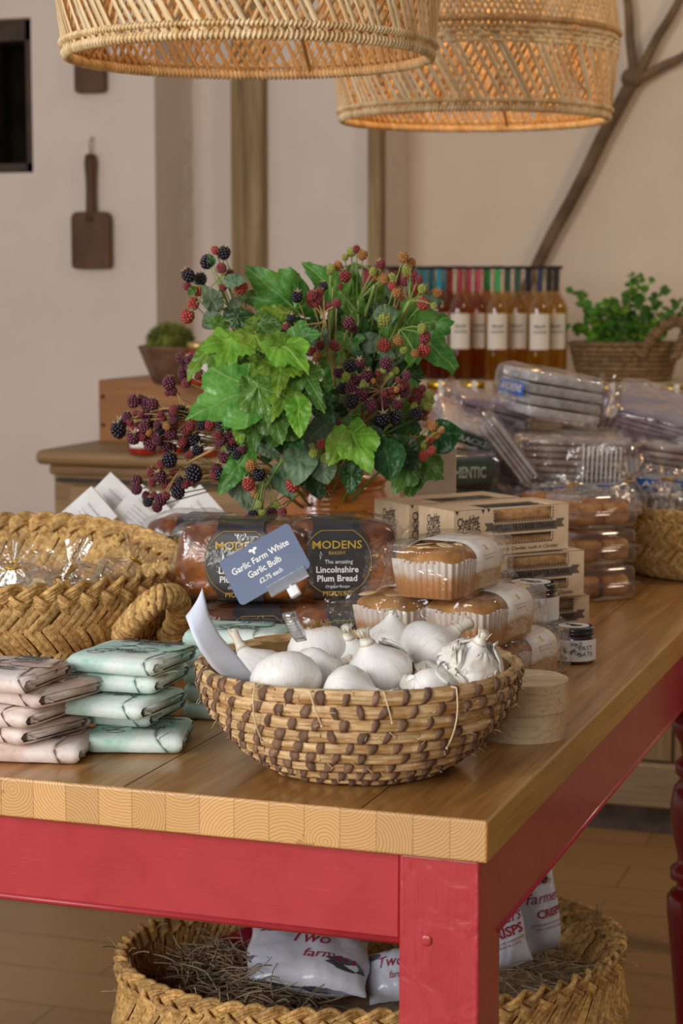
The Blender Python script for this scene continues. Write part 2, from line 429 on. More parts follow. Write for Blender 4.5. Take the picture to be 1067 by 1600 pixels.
t = thing('wooden_bowl', 'rough dark wooden bowl on top of the crate', 'bowl', (pb.x, pb.y, cz))
m = MB(); prof = [(.0, 0), (.042, 0), (.05, .004), (.066, .04), (.083, .082), (.086, .09), (.079, .09), (.062, .045), (.04, .012), (0, .012)]
m.lathe(prof, 36, f=lambda a, z: 1+.03*sin(3*a)+.015*sin(7*a))
m.build('bowl_body', mat('bowl_wood', '573a26', '76543a', scale=30, rough=.7, bump=.4), t)
m = MB(); random.seed(2)
for i in range(2200):
    d_ = Vector((rnd(-1, 1), rnd(-1, 1), rnd(-.2, 1))).normalized(); c = d_*.05+Vector((-.008, 0, .088)); e = d_+Vector((rnd(-1, 1), rnd(-1, 1), rnd(-1, 1)))*.8
    b = Vector((rnd(-1, 1), rnd(-1, 1), rnd(-1, 1))).normalized()*.0022
    m.add([c-b, c+b, c+e*.009], [(0, 1, 2)])
m.sph((-.008, 0, .088), .048, 16, 10)
o = m.build('moss_ball', mat('moss', '4f5a1c', '8c8f36', scale=40, rough=.9, isl=.35)); o.location = (pb.x, pb.y, cz)
tag(o, 'round ball of green moss sitting in the wooden bowl', 'moss')

REDJ = mat('red_preserve', '7a140c', 'a82814', scale=20, rough=.15, coat=.8)
LIDR = mat('jar_lid_gold', 'c8a868', rough=.35, metal=.7)
def jar(name, label, cat, loc, r, h, body, lid, lab=True, group=None, labmat=WHITE, rz=YAW, square=False):
    t = thing(name, label, cat, loc, rz, group)
    m = MB(); m.lathe([(0, 0), (r*.9, 0), (r, .05*h), (r, .7*h), (r*.94, .78*h), (r*.8, .84*h), (r*.8, .88*h), (0, .88*h)], 28); m.build('jar_body', body, t)
    m = MB(); m.lathe([(r*.82, .84*h), (r*.88, .84*h), (r*.88, .99*h), (r*.82, h), (0, h)], 28); m.build('lid', lid, t)
    if lab:
        m = MB(); m.grid(lambda u, v: ((r+.0008)*cos(-pi/2+(u-.5)*1.7), (r+.0008)*sin(-pi/2+(u-.5)*1.7), h*(.2+.42*v)), 14, 2); m.build('label_paper', labmat, t)
    return t
jj = [((312, 596), 4.60, cz, 'red preserve jar standing on the crate beside the wooden bowl', .034, .1),
      ((222, 700), 4.50, dz, 'red preserve jar on the chest of drawers, nearest the wall', .032, .085),
      ((270, 700), 4.52, dz, 'red preserve jar on the chest of drawers behind the purple berries, second from the wall', .032, .085),
      ((318, 702), 4.46, dz, 'red preserve jar with white label on the chest of drawers, nearest the pot', .034, .085)]
for (pp, D, z, lb, r_, h_) in jj:
    q = onD(*pp, D); jar('preserve_jar', lb, 'jar', (q.x, q.y, z), r_, h_, REDJ, LIDR, True, 'red preserve jars on the dresser')

# wooden peels hung on the wall
PEEL = mat('dark_peel_wood', '4a2e18', '68452a', scale=14, rough=.65, stretch=(1, 1, .3), bump=.3)
def peel(label, px, py0, py1, w_px, blade_top, hook=True, flip=False):
    a = ony(px, py0, YW1-.03); b = ony(px, py1, YW1-.03); hw = w_px/2/FPX*5.6; bt = ony(px, blade_top, YW1-.03).z
    t = thing('bread_peel', label, 'wooden peel', (a.x, YW1-.022, b.z))
    H = a.z-b.z; bh = bt-b.z; out = []
    cr_ = .02
    for (cx, cz_, a0) in ((hw-cr_, bh-cr_*.6, 0), (-hw+cr_, bh-cr_*.6, 90), (-hw+.012, .012, 180), (hw-.012, .012, 270)):
        for k in range(5): aa = R(a0+k*22.5); out.append((cx+(cr_ if a0 < 180 else .012)*cos(aa), cz_+(cr_ if a0 < 180 else .012)*sin(aa)))
    out = out+[(.0, -.008)][:0]
    M = Matrix.Rotation(pi/2, 4, 'X')
    m = MB(); m.prism(out, -.010, .010, M=M); m.build('blade', PEEL, t, smooth=False, bevel=.004)
    m = MB(); n = 8
    m.tube([(0, 0, bh-.02+(H-bh+.0)*i/n) for i in range(n+1)], [.017, .016, .0155, .015, .015, .0155, .017, .0185, .015], 12, flat=1); m.build('handle', PEEL, t)
    if hook:
        m = MB(); m.tube([(0, 0, H-.02), (0, -.004, H+.012), (.002, .006, H+.03)], .004, 6); m.build('hanging_cord', mat('cord_pale', 'b89f80'), t)
peel('dark wooden peel with a square blade hanging on the plain wall', 139, 230, 420, 70, 335)
peel('dark wooden peel higher on the wall, half behind the pendant shade', 136, -90, 145, 54, 52)
# ------------------------------------------------------------------ the red table
TZ = .78
C = onz(762, 1283, TZ); TT = .0415; TL, TWD = 2.02, 1.30
TOPW = wood('tabletop_wood', '8c5e30', 'bb8444', 'd8a868', 'y', 1.0, strip=.125, rough=.36, coat=.25, bump=.15, tone=.10)
g = G('end_grain')
co = g.n('TexCoord').outputs['Object']; sp_ = g.n('SeparateXYZ'); g.t.links.new(co, sp_.inputs[0])
ST = .0365
q = g.math('DIVIDE', sp_.outputs[0], ST); i_ = g.math('FLOOR', q); fx = g.math('SUBTRACT', g.math('SUBTRACT', q, i_), .5)
wz = g.n('TexWhiteNoise', noise_dimensions='1D'); g.t.links.new(i_, wz.inputs['W'])
wz2 = g.n('TexWhiteNoise', noise_dimensions='1D'); g.t.links.new(g.math('ADD', i_, 31.7), wz2.inputs['W'])
cx_ = g.math('MULTIPLY_ADD', wz.outputs['Value'], 1.8, -.9); cz_ = g.math('MULTIPLY_ADD', wz2.outputs['Value'], 2.6, -1.3)
nz = g.noise(g.obj((1, .1, 1)), 24, 3, .55)
dx_ = g.math('MULTIPLY', g.math('SUBTRACT', fx, cx_), ST); dz_ = g.math('SUBTRACT', g.math('ADD', sp_.outputs[2], -.76), g.math('MULTIPLY', cz_, ST))
dd = g.math('SQRT', g.math('ADD', g.math('MULTIPLY', dx_, dx_), g.math('MULTIPLY', dz_, dz_)))
rg = g.math('PINGPONG', g.math('MULTIPLY_ADD', nz, 6.0, g.math('MULTIPLY', dd, 620)), 1.0)
rr = g.math('POWER', rg, 2.2)
col = g.ramp(rr, [(0, lin('d6aa70')), (1, lin('b5834a'))])
big = g.noise(g.obj((1, .2, 1)), 14, 3, .6); col = g.mix(g.math('MULTIPLY', g.math('GREATER_THAN', big, .64), .42), col, lin('8e4f30'))
h = g.n('HueSaturation'); g.set(h, 'Color', col); g.set(h, 'Value', g.math('MULTIPLY_ADD', wz.outputs['Value'], .26, .86)); col = h.outputs[0]
edge = g.math('GREATER_THAN', g.math('ABSOLUTE', fx), .488); col = g.mix(g.math('MULTIPLY', edge, .55), col, lin('7c4e28'))
g.base(col, .42, coat=.2); g.bump(rr, .12, .0006); ENDG = g.m
SIDEW = wood('tabletop_side_wood', 'a87528', 'c8953a', 'd8ac54', 'y', 1.0, rough=.38, coat=.25)

g = G('red_paint'); v = g.obj((1, 1, 1)); n1 = g.noise(g.obj((1.5, 1.5, 28)), 9, 4, .6); n2 = g.noise(v, 16, 3, .5, 1.5)
col = g.ramp(n2, [(.3, lin('a82a32')), (.7, lin('b2343c'))]); g.base(col, .33, coat=.3)
h1 = g.math('ADD', n1, g.math('MULTIPLY', n2, 1.8)); g.bump(h1, .13, .0022); RED = g.m
g = G('red_paint_leg'); v = g.obj(); n1 = g.noise(g.obj((26, 26, 1.2)), 9, 4, .6); n2 = g.noise(v, 20, 3, .5, 2.0)
g.base(g.ramp(n2, [(.3, lin('aa2c34')), (.7, lin('b5383f'))]), .33, coat=.3); g.bump(g.math('ADD', n1, g.math('MULTIPLY', n2, 2.2)), .38, .0030); REDL = g.m
REDD = mat('dark_red_gloss', '7d1220', '8c1a28', scale=10, rough=.25, coat=.4)

t = thing('red_painted_table', 'long wooden-topped table with red painted frame and legs', 'table', (C.x, C.y, 0))
m = MB(); m.box((-TWD/2, TL/2, TZ-TT/2), (TWD, TL, TT)); m.m = [0, 0, 1, 2, 0, 2]
m.build('tabletop', [TOPW, ENDG, SIDEW], t, smooth=False, bevel=.0028, seg=3)
az0 = TZ-TT-.0895
def apron(x0, y0, x1, y1):
    m = MB(); dx, dy = x1-x0, y1-y0; L = sqrt(dx*dx+dy*dy); a = atan2(dy, dx)
    m.box(((x0+x1)/2, (y0+y1)/2, TZ-TT-.046), (L, .024, .091), a); o = m.build('apron', RED, t, smooth=False, bevel=.002)
    m = MB(); nx, ny = -sin(a), cos(a)
    s_ = -1
    m.tube([(x0, y0, az0), (x1, y1, az0)], .0148, 12, flat=.42); m.build('bead_moulding', RED, o)
LG = .080
apron(-TWD+.1, .030, -LG-.012, .030); apron(-.022, .08, -.022, TL-.03); apron(-TWD+.1, TL-.03, -.05, TL-.03); apron(-TWD+.03, .08, -TWD+.03, TL-.03)
for (x_, y_) in ((-.010-LG/2, .010+LG/2), (-TWD+.02+LG/2, .010+LG/2)):
    m = MB(); m.box((x_, y_, (TZ-TT)/2), (LG, LG, TZ-TT)); lg = m.build('leg', REDL, t, smooth=False, bevel=.0035, seg=3)
    m = MB(); m.sph((x_-.012, y_-LG/2, .655), (.0062, .0022, .0062), 14, 8); m.build('filled_screw_plug', REDL, lg)
def turned(x_, y_):
    m = MB(); m.box((x_, y_, TZ-TT-.06), (.085, .085, .12)); 
    pr = [(0, 0), (.026, 0), (.030, .03), (.022, .06), (.026, .10), (.032, .17), (.040, .25), (.045, .30), (.046, .325), (.040, .335), (.031, .34), (.031, .35), (.041, .356), (.041, .372), (.030, .38), (.030, .39), (.037, .42), (.042, .45), (.043, .475), (.038, .50), (.028, .515), (.036, .523), (.036, .54), (.026, .55), (.030, .57), (.042, .59), (.044, .605), (.036, .62), (0, .625)]
    m.lathe(pr, 32, M=Matrix.Translation((x_, y_, 0))); m.build('turned_leg', REDD, t)
tl = onD(1094, 1100, 3.02); turned(tl.x-C.x, tl.y-C.y)
turned(-TWD+.07, TL-.07); turned(-.07, TL-.07)
# grain seams of the top: fine grooves
m = MB()
for k in (1, 3, 6):
    m.box((-k*.125-.001, TL/2, TZ+.0001), (.0011, TL-.01, .0004))
m.build('board_joint', mat('joint_dark', '4e3014'), t, smooth=False)

# ------------------------------------------------------------------ weaving helpers
def strand(m, fn, a, b, w, lift, segs=4, mi=0):
    """one flat straw from a to b (metric surface coordinates), width w, arched over the surface"""
    dx, dy = b[0]-a[0], b[1]-a[1]; L = sqrt(dx*dx+dy*dy) or 1e-6; nx, ny = -dy/L*w/2, dx/L*w/2
    def f(u, v):
        q = (v-.5)*2; e = 1-.35*abs(2*u-1)**3
        return fn(a[0]+dx*u+nx*q*e, a[1]+dy*u+ny*q*e, lift*(.25+sin(pi*min(1, max(0, u*1.0))))*(1-.45*q*q))
    m.grid(f, segs, 2, mi=mi)
def herring(m, fn, S_, v0, v1, pitch, lift=.004, blades=3, seed=1, flip=1):
    rs = random.Random(seed); n = int(S_/pitch); p = S_/n; vm = (v0+v1)/2; h = (v1-v0)/2
    for i in range(n):
        for sgn in (1, -1):
            for b in range(blades):
                o = (b+.5)/blades*p+i*p+(p*.5 if sgn < 0 else 0)
                j = rs.uniform(-.08, .08)*p; k = rs.uniform(.9, 1.12)
                strand(m, fn, (o+j-flip*h*.15, vm-sgn*h*.28), (o+j+flip*h*1.0*k, vm+sgn*h*1.02*k), p/blades*.8, lift*rs.uniform(.8, 1.25)*(1 if sgn > 0 else .92))
def braid(m, path, r, k, strands=3, tr=None, n=6, amp=1.0, seed=0, blades=2):
    """plaited rope round a closed path: path(t)->(point, out, up)"""
    rs = random.Random(seed); N = k*14
    for s_ in range(strands):
        for b in range(blades):
            pts = []; rad = []; ob = (b-(blades-1)/2)*.55
            for i in range(N):
                t_ = i/N; p, o, u = path(t_); ph = 2*pi*(k*t_+s_/strands)
                p2, _, _ = path((t_+.001) % 1); tg = (p2-p).normalized()
                pts.append(p+o*(sin(2*ph)*r*.42*amp)+u*(sin(ph)*r*.75)+(u*cos(ph)+o*sin(ph)*.3)*0+tg*ob*0+u*ob*(tr or r*.5)+o*ob*.2*r)
                rad.append((tr or r*.5)*(.85/blades**.5+.14*noise.noise(Vector((t_*90, s_*7+b*3, seed)))))
            m.tube(pts, rad, n, closed=True)
def wrapped(m, pts, r, pitch, wr, tilt=.5, n=7, seed=0):
    """cord-bound rope along an open path"""
    rs = random.Random(seed); P = [Vector(p) for p in pts]; Ls = [0]
    for a, b in zip(P, P[1:]): Ls.append(Ls[-1]+(b-a).length)
    def at_(s):
        for i in range(len(P)-1):
            if s <= Ls[i+1] or i == len(P)-2:
                f = (s-Ls[i])/(Ls[i+1]-Ls[i]); return P[i].lerp(P[i+1], f), (P[i+1]-P[i]).normalized()
    s = 0
    while s < Ls[-1]:
        p, tg = at_(s); a = tg.orthogonal().normalized(); b = tg.cross(a); k = rs.uniform(.9, 1.12); ring = []
        for j in range(12):
            an = 2*pi*j/12; ring.append(p+(a*cos(an)+b*sin(an))*r*k+tg*sin(an+1)*tilt*r)
        m.tube(ring, wr*rs.uniform(.85, 1.15), n-1, closed=True); s += pitch*rs.uniform(.85, 1.15)

def oval(ax, ay, prof, tilt=None):
    """woven-basket surface: metric s around the oval, v up the wall; prof(v)->(scale, z)"""
    S_ = 2*pi*sqrt((ax*ax+ay*ay)/2)
    def fn(s, v, off=0):
        a = s/S_*2*pi; k, z = prof(v); x, y = ax*k*cos(a), ay*k*sin(a)
        n_ = Vector((cos(a)/ax, sin(a)/ay, 0)).normalized()
        return Vector((x, y, z))+n_*off
    return fn, S_
# ------------------------------------------------------------------ garlic basket
BK = onD(560, 1160, 2.03); bc = Vector((BK.x, BK.y, TZ))
COIL = mat('coiled_straw', 'a67a44', 'e2c292', scale=26, stretch=(1, 1, 6), rough=.55, bump=.6, bdist=.0015, bscale=60, isl=.16)
BARK = mat('bark_binding', '5e4434', '8c6c54', scale=120, rough=.8, bump=.6, stretch=(1, 1, .3), isl=.25)
TWINE = mat('pale_twine', 'd2b88c', 'e6d3ae', scale=80, rough=.7)
t = thing('garlic_basket', 'round coiled straw basket with dark bark binding, full of garlic', 'basket', bc)
random.seed(5); NR = 9
def rowR(k):
    q = k/(NR-1); return .088+.074*sin(q*pi/2*.95)**.95, .0085+.096*q**1.15
rows = [rowR(k) for k in range(NR)]
m = MB()
for k, (r_, z_) in enumerate(rows):
    nseg = 40; a0 = rnd(0, 1)
    for i in range(nseg):                                   # each wrapped bundle of straw between two bindings
        a1 = 2*pi*(i+a0)/nseg; a2 = 2*pi*(i+1.06+a0)/nseg
        for (dr, dz_, rd) in ((0, 0, .0070), (.0025, .0032, .0040), (.0028, -.0030, .0040), (.0045, 0, .0033), (.0008, .0052, .003)):
            pts = []; j1, j2 = rnd(-.001, .001), rnd(-.001, .001)
            for s_ in range(6):
                a = lerp(a1, a2, s_/5); e = .0007*sin(pi*s_/5); rr_ = r_+dr+e+lerp(j1, j2, s_/5)+.0022*noise.noise(Vector((cos(a)*3, sin(a)*3, k)))
                pts.append((rr_*cos(a), rr_*sin(a), z_+dz_+lerp(j1, j2, s_/5)*.8+.002*noise.noise(Vector((cos(a)*2.5, sin(a)*2.5, 7)))))
            m.tube(pts, rd, 6, cap=False)
m.build('straw_coils', COIL, t)
m = MB()
for k in range(NR):                                         # dark bindings lean over two coils, staggered row to row
    r_, z_ = rows[k]; r2, z2 = rows[min(k+1, NR-1)]; nb = 38
    for i in range(nb):
        if random.random() < .08: continue
        a = 2*pi*(i+.5*(k % 2)+rnd(-.14, .14))/nb; lean = rnd(.0, .05)*(1 if random.random() < .85 else -.6); wd = rnd(.0052, .0095)
        def f(u, v, a=a, lean=lean, wd=wd):
            ph = -1.15+u*(2.75 if k == NR-1 else 2.35); rad = .0094; ca = a+lean*(u-.5)+(v-.5)*wd/r_*(1-.2*sin(9*u))
            rr_ = r_+rad*cos(ph)+.0022*noise.noise(Vector((cos(a)*3, sin(a)*3, k))); return (rr_*cos(ca), rr_*sin(ca), z_+rad*.82*sin(ph))
        m.grid(f, 7, 2)
m.build('bark_binding', BARK, t, solid=.0008)
m = MB(); m.lathe([(0, .004), (.074, .003), (.08, .006)]+[(r_-.004, z_) for r_, z_ in rows]+[(r_-.007, z_+.002) for r_, z_ in rows[::-1]]+[(0, .012)], 64)
m.build('basket_lining', mat('basket_lining', '7a5832', '94703f', scale=50, rough=.8), t)
m = MB()
for k in range(170):
    a = rnd(0, 2*pi); q = rnd(.05, 1); r_, z_ = rowR(q*(NR-1)); r_ += .0105; p = Vector((r_*cos(a), r_*sin(a), z_)); d_ = Vector((-sin(a)*rnd(-1, 1)+cos(a)*.4, cos(a)*rnd(-1, 1)+sin(a)*.4, rnd(-.5, .3))).normalized()
    L = rnd(.004, .010); m.tube([p, p+d_*L*.5, p+d_*L+Vector((0, 0, -.001))], [.0004, .0003, .0002], 4)
m.build('straw_wisps', TWINE, t)['kind'] = 'stuff'
m = MB()
def rim_thread(px, py0, py1, dx):
    q = onD(px, py0, 1.88); a = atan2(q.y-bc.y, q.x-bc.x); n = 8; pts = []
    h = (py1-py0)/FPX*1.9
    for i in range(n+1):
        z_ = .111-h*i/n if i else .112
        kk = max(0, min(1, (z_-.0085)/.092))**(1/1.15); r_ = rowR(kk*(NR-1))[0]+.0125
        aa = a+dx*i/n/ .17; pts.append((r_*cos(aa), r_*sin(aa), z_))
    m = MB(); m.tube([(.158*cos(a), .158*sin(a), .111)]+pts, .0009, 5); m.sph(pts[-1], .0016, 6, 4); m.build('loose_twine', TWINE, t)
rim_thread(386, 1085, 1180, -.006); rim_thread(493, 1092, 1145, .010); rim_thread(595, 1095, 1142, .008); rim_thread(716, 1085, 1190, .008)

# ------------------------------------------------------------------ garlic
g = G('garlic_skin'); v = g.obj(); tcn = g.n('TexCoord'); sp_ = g.n('SeparateXYZ'); g.t.links.new(tcn.outputs['Object'], sp_.inputs[0])
an = g.math('ARCTAN2', sp_.outputs[1], sp_.outputs[0]); cb = g.n('CombineXYZ'); g.t.links.new(g.math('MULTIPLY', an, 9), cb.inputs[0]); g.t.links.new(g.math('MULTIPLY', sp_.outputs[2], 25), cb.inputs[1])
nz = g.noise(cb.outputs[0], 2.6, 4, .7, .4); n2 = g.noise(v, 30, 3, .6)
col = g.ramp(nz, [(.32, lin('ddd3c6')), (.42, lin('f0ebe3')), (.6, lin('f8f6f2'))]); col = g.mix(g.math('MULTIPLY', g.math('GREATER_THAN', n2, .64), .35), col, lin('d9bf98'))
g.base(col, .42, sss=.12); g.bump(g.math('ADD', nz, n2), .18, .0010); GAR = g.m
GSTEM = mat('garlic_neck', 'dccdb0', 'f2ebdc', scale=60, stretch=(1, 1, .2), rough=.6, bump=.4)
GROOT = mat('garlic_roots', '7d5a30', 'c09a5c', scale=200, rough=.9, isl=.3)
FLAKE = mat('garlic_flake', 'e3d8c8', 'f7f3ec', scale=30, rough=.4, sss=.1)
def garlic(label, pos, r, axis, seed, roots=True, neck=.6, cloves=9, flakes=0, depth=.05):
    """pos = centre, axis = direction of the neck"""
    rs = random.Random(seed); q = Vector(axis).normalized().to_track_quat('Z', 'Y')
    t = thing('garlic_bulb', label, 'garlic', pos, group='garlic bulbs in the straw basket'); t.rotation_euler = q.to_euler()
    H = r*1.62; z0 = -H*.46; ph = rs.uniform(0, 6)
    prof = [(.02, .03), (.30, .0), (.58, .05), (.82, .17), (.95, .31), (1.0, .44), (.96, .56), (.84, .67), (.65, .77), (.45, .86), (.30, .94), (.20, 1.03), (.15, 1.14)]
    ks = [rs.uniform(.5, 1.3) for _ in range(cloves)]
    def f(a, z):
        q_ = (z-z0)/H; c = (a+ph+.25*q_)*cloves/(2*pi); i = int(math.floor(c)) % cloves; w_ = abs(sin(pi*c))
        env = max(0, min(1, (1.0-q_)*2.2))*min(1, .4+q_*3)
        return 1+env*(depth*ks[i]*(w_**.55)-depth*.5)+.02*sin(a+ph)+.015*noise.noise(Vector((a, z*30, seed)))
    m = MB(); m.lathe([(x*r, z0+y*H) for x, y in prof], 54, f=f)
    m.build('bulb', GAR, t)
    if neck:
        m = MB(); b = Vector((rs.uniform(-.3, .3), rs.uniform(-.3, .3), 1)); L = r*neck; n = 7
        L *= .8; pts = [Vector((0, 0, z0+H*1.02))+Vector((b.x*(i/n)**1.5, b.y*(i/n)**1.5, i/n))*L for i in range(n+1)]
        m.tube(pts, [r*k for k in (.25, .19, .16, .15, .145, .15, .16, .17)], 12)
        e = pts[-1]
        for i in range(7):
            a = rs.uniform(0, 6.28); p = e+Vector((cos(a), sin(a), 0))*r*.12; m.tube([p-Vector((0, 0, r*.2)), p+Vector((cos(a)*.1, sin(a)*.1, rs.uniform(.02, .10)))*r], [r*.035, r*.008], 4)
        m.build('neck', GSTEM, t)
    if roots:
        m = MB()
        for i in range(90):
            a = rs.uniform(0, 6.28); k = rs.uniform(.02, .42)*r; p = Vector((cos(a)*k, sin(a)*k, z0+.02*H)); d_ = Vector((cos(a)*rs.uniform(-.2, .9), sin(a)*rs.uniform(-.2, .9), -rs.uniform(.2, 1))).normalized()
            L = rs.uniform(.08, .28)*r; m.tube([p+Vector((0, 0, r*.05)), p+d_*L*.6, p+d_*L+Vector((rs.uniform(-1, 1), rs.uniform(-1, 1), .3))*L*.4], .00045, 4)
        m.build('root_tuft', GROOT, t)
    if flakes:
        m = MB()
        for i in range(flakes):
            a = rs.uniform(0, 6.28) ; zz = rs.uniform(-.25, .5)*r; w_ = rs.uniform(.7, 1.3)*r; L = rs.uniform(.7, 1.2)*r; k0 = rs.uniform(.94, 1.08)*r; op = rs.choice((0, 0, .1, .15, .35))
            def f2(u, v, a=a, zz=zz, w_=w_, L=L, k0=k0, op=op, i=i):
                wv = (v-.5)*2; e = sin(pi*(.12+.80*u))**.6; zq = zz/r+L/r*(u-.4); rr_ = k0*(max(.25, 1-max(0, zq-.1)**2*.85))+op*r*u*u+.08*r*noise.noise(Vector((u*4, v*4, i))); aa = a+wv*w_*e/k0*.55
                return (rr_*cos(aa)*(1-.15*u), rr_*sin(aa)*(1-.15*u), zz+L*(u-.4)*(.8+.5*noise.noise(Vector((v*7, i, 3))))+.06*r*noise.noise(Vector((v*5, u*3, i+9))))
            m.grid(f2, 10, 10)
        m.build('papery_skin', FLAKE, t, solid=.0002)
    return t
def bvec(rgt, up, tow): return CR*rgt+Vector((0, 0, 1))*up-CF*tow
GL = [
 ('white garlic bulb with dried roots upward, at the back below the price card clip', (500, 1017), 2.17, .0335, bvec(.1, -.9, .05), dict(neck=.5, cloves=8, depth=.03)),
 ('garlic bulb with long dried neck at the left end beside the blank white card', (400, 1050), 2.12, .029, bvec(-.5, .8, -.2), dict(neck=.9, roots=False)),
 ('smooth round garlic bulb at the left front of the basket', (447, 1065), 2.02, .0345, bvec(.15, -.9, .5), dict(neck=0, roots=False, cloves=7, depth=.025)),
 ('garlic bulb half hidden between the two front left bulbs and the roots-up bulb', (497, 1056), 2.085, .029, bvec(.7, .3, -.5), dict(roots=False)),
 ('large central garlic bulb with its short neck pointing up', (590, 1052), 2.06, .0345, bvec(-.35, 1, .1), dict(neck=.55, roots=False, cloves=10, depth=.04, flakes=2)),
 ('garlic bulb lying low at the front rim with its neck turned to the right', (548, 1090), 2.0, .031, bvec(.95, .15, .45), dict(neck=.7, roots=False)),
 ('garlic bulb at the back middle with a peeling tip', (611, 1003), 2.20, .029, bvec(.05, 1, -.1), dict(neck=.25, flakes=3)),
 ('garlic bulb behind the large central one, mostly hidden', (556, 1035), 2.16, .029, bvec(-.2, .7, .1), dict(roots=False)),
 ('garlic bulb leaning up to the right with dark roots facing down', (674, 1018), 2.13, .0345, bvec(.75, .55, -.35), dict(neck=.75, cloves=8, depth=.03)),
 ('peeling garlic bulb with torn papery skin at the right end', (733, 1044), 2.06, .0315, bvec(.3, .9, .25), dict(neck=.5, flakes=16, depth=.07, cloves=8)),
 ('small garlic bulb low between the central bulb and the peeling one', (673, 1082), 2.035, .026, bvec(.2, -.5, .6), dict(neck=0, flakes=3)),
]
for k, (lb, pp, D, r_, ax, kw) in enumerate(GL): garlic(lb, onD(*pp, D-.075), r_*1.06, ax, 20+k, **kw)
for k in range(5):
    a = 2*pi*k/5+.4; garlic('garlic bulb in the hidden lower layer of the basket', (bc.x+.062*cos(a), bc.y+.062*sin(a), TZ+.012+.024), .026, (cos(a), sin(a), .3), 60+k, roots=False, neck=0)
m = MB(); random.seed(8)
for (px, py, D) in ((655, 1068, 2.03), (668, 1052, 2.07), (560, 1092, 2.06), (640, 1098, 1.99)):
    p = onD(px, py, D-.075)
    for i in range(3):
        a = rnd(0, 6); sz = rnd(.008, .014); tt = Matrix.Translation(p+Vector((rnd(-.01, .01), rnd(-.01, .01), rnd(-.004, .004)))) @ Euler((rnd(-1, 1), rnd(-1, 1), a)).to_matrix().to_4x4()
        m.grid(lambda u, v: ((u-.5)*sz*2*sin(pi*(.1+.8*v)), (v-.5)*sz*2.4, .35*sz*sin(pi*u)+.2*sz*noise.noise(Vector((u*3, v*3, i)))), 6, 6, M=tt)
tag(m.build('garlic_skin_flakes', FLAKE, solid=.0002), 'loose papery garlic skins lying between the bulbs in the straw basket', 'garlic skin', kind='stuff')

# ------------------------------------------------------------------ price card on its clip, blank curved card
SIGN = mat('slate_blue_card', '64708a', '6c7890', scale=4, rough=.35)
def frameM(p, x, y): 
    x = Vector(x).normalized(); y = Vector(y); y = (y-x*y.dot(x)).normalized(); z = x.cross(y)
    M = Matrix((x, y, z)).transposed().to_4x4(); M.translation = p; return M
D0 = 1.915
pBL, pBR, pTR, pTL = onD(378, 947, D0), onD(487, 885, D0+.002), onD(449, 815, D0+.03), onD(341, 880, D0+.028)
cc = (pBL+pBR+pTR+pTL)/4; cw = ((pBR-pBL).length+(pTR-pTL).length)/2; chh = ((pTL-pBL).length+(pTR-pBR).length)/2
Mx = frameM(cc, pBR-pBL, pTL-pBL)
t = thing('price_card', 'slate blue price card in a clear clip reading garlic bulb price', 'price sign'); t.matrix_world = Mx
out = []; cr_ = .0045
for (sx, sy, a0) in ((1, 1, 0), (-1, 1, 90), (-1, -1, 180), (1, -1, 270)):
    for k in range(6): a = R(a0+k*18); out.append((sx*(cw/2-cr_)+cr_*cos(a), sy*(chh/2-cr_)+cr_*sin(a)))
m = MB(); m.prism(out, -.0005, .0004); cdo = m.build('card', SIGN, t, smooth=False)
m = MB(); L_ = .0006
m.text('Garlic Farm White', .0100, lambda x, y: (x-.001, y+.0085, L_), bold=.014, width=cw*.80)
m.text('Garlic Bulb', .0100, lambda x, y: (x-.0015, y-.003, L_), bold=.014, width=cw*.46)
m.text('£2.75 each', .0072, lambda x, y: (x+.0005, y-.0142, L_), bold=.014, width=cw*.32)
for (dx, dy, r1, r2) in ((-.0024, .0026, .0020, .0017), (.0024, .0026, .0020, .0017), (0, .0001, .0013, .0028)):
    pts = [(dx-.004+r1*cos(2*pi*k/14), dy+chh/2-.0095+r2*sin(2*pi*k/14), L_) for k in range(14)]; m.add(pts, [tuple(range(14))])
m.build('lettering', WHITE, cdo, smooth=False)
CLIP = film('clear_plastic_clip', 'eef2f6', fac=.42, edge=.5, rough=.18, sc=14, bs=.3)
m = MB(); m.box((.012, -chh/2-.001, .0012), (.042, .011, .0012)); m.box((.012, -chh/2-.001, -.0018), (.042, .011, .0012)); m.box((.012, -chh/2-.0062, 0), (.042, .0012, .004))
m.build('clear_grip', CLIP, t, smooth=False)
m = MB(); m.rbox((.013, -chh/2-.014, 0), (.011, .011, .006), .0015); m.tube([(.0125, -chh/2-.006, 0), (.013, -chh/2-.01, 0)], .0018, 8)
m.build('white_joint', mat('white_plastic', 'e4e6e8', rough=.3), t)
m = MB()
q0 = Mx.inverted() @ onD(452, 962, D0+.004); q1 = Mx.inverted() @ onD(470, 1000, D0+.03)
for s_ in (-1, 1):
    pts = bez(q0+Vector((s_*.001, 0, s_*.002)), q0.lerp(q1, .5)+Vector((0, 0, s_*.010)), q1+Vector((0, 0, s_*.003)), 8)
    dirr = (q1-q0).normalized(); sd = dirr.cross(Vector((0, 0, 1))).normalized()
    m.grid(lambda u, v, pts=pts: pts[int(round(u*8))]+sd*(v-.5)*.011*(1+.3*sin(u*pi)), 8, 3)
for k in range(5): m.tube([q0.lerp(q1, .2+.12*k)+sd*-.005+Vector((0, 0, .006)), q0.lerp(q1, .2+.12*k)+sd*.005+Vector((0, 0, .006))], .0006, 6)
m.tube([q0+sd*-.006, q0+sd*.006], .003, 10)
m.build('peg_clip', CLIP, t, solid=.0014)

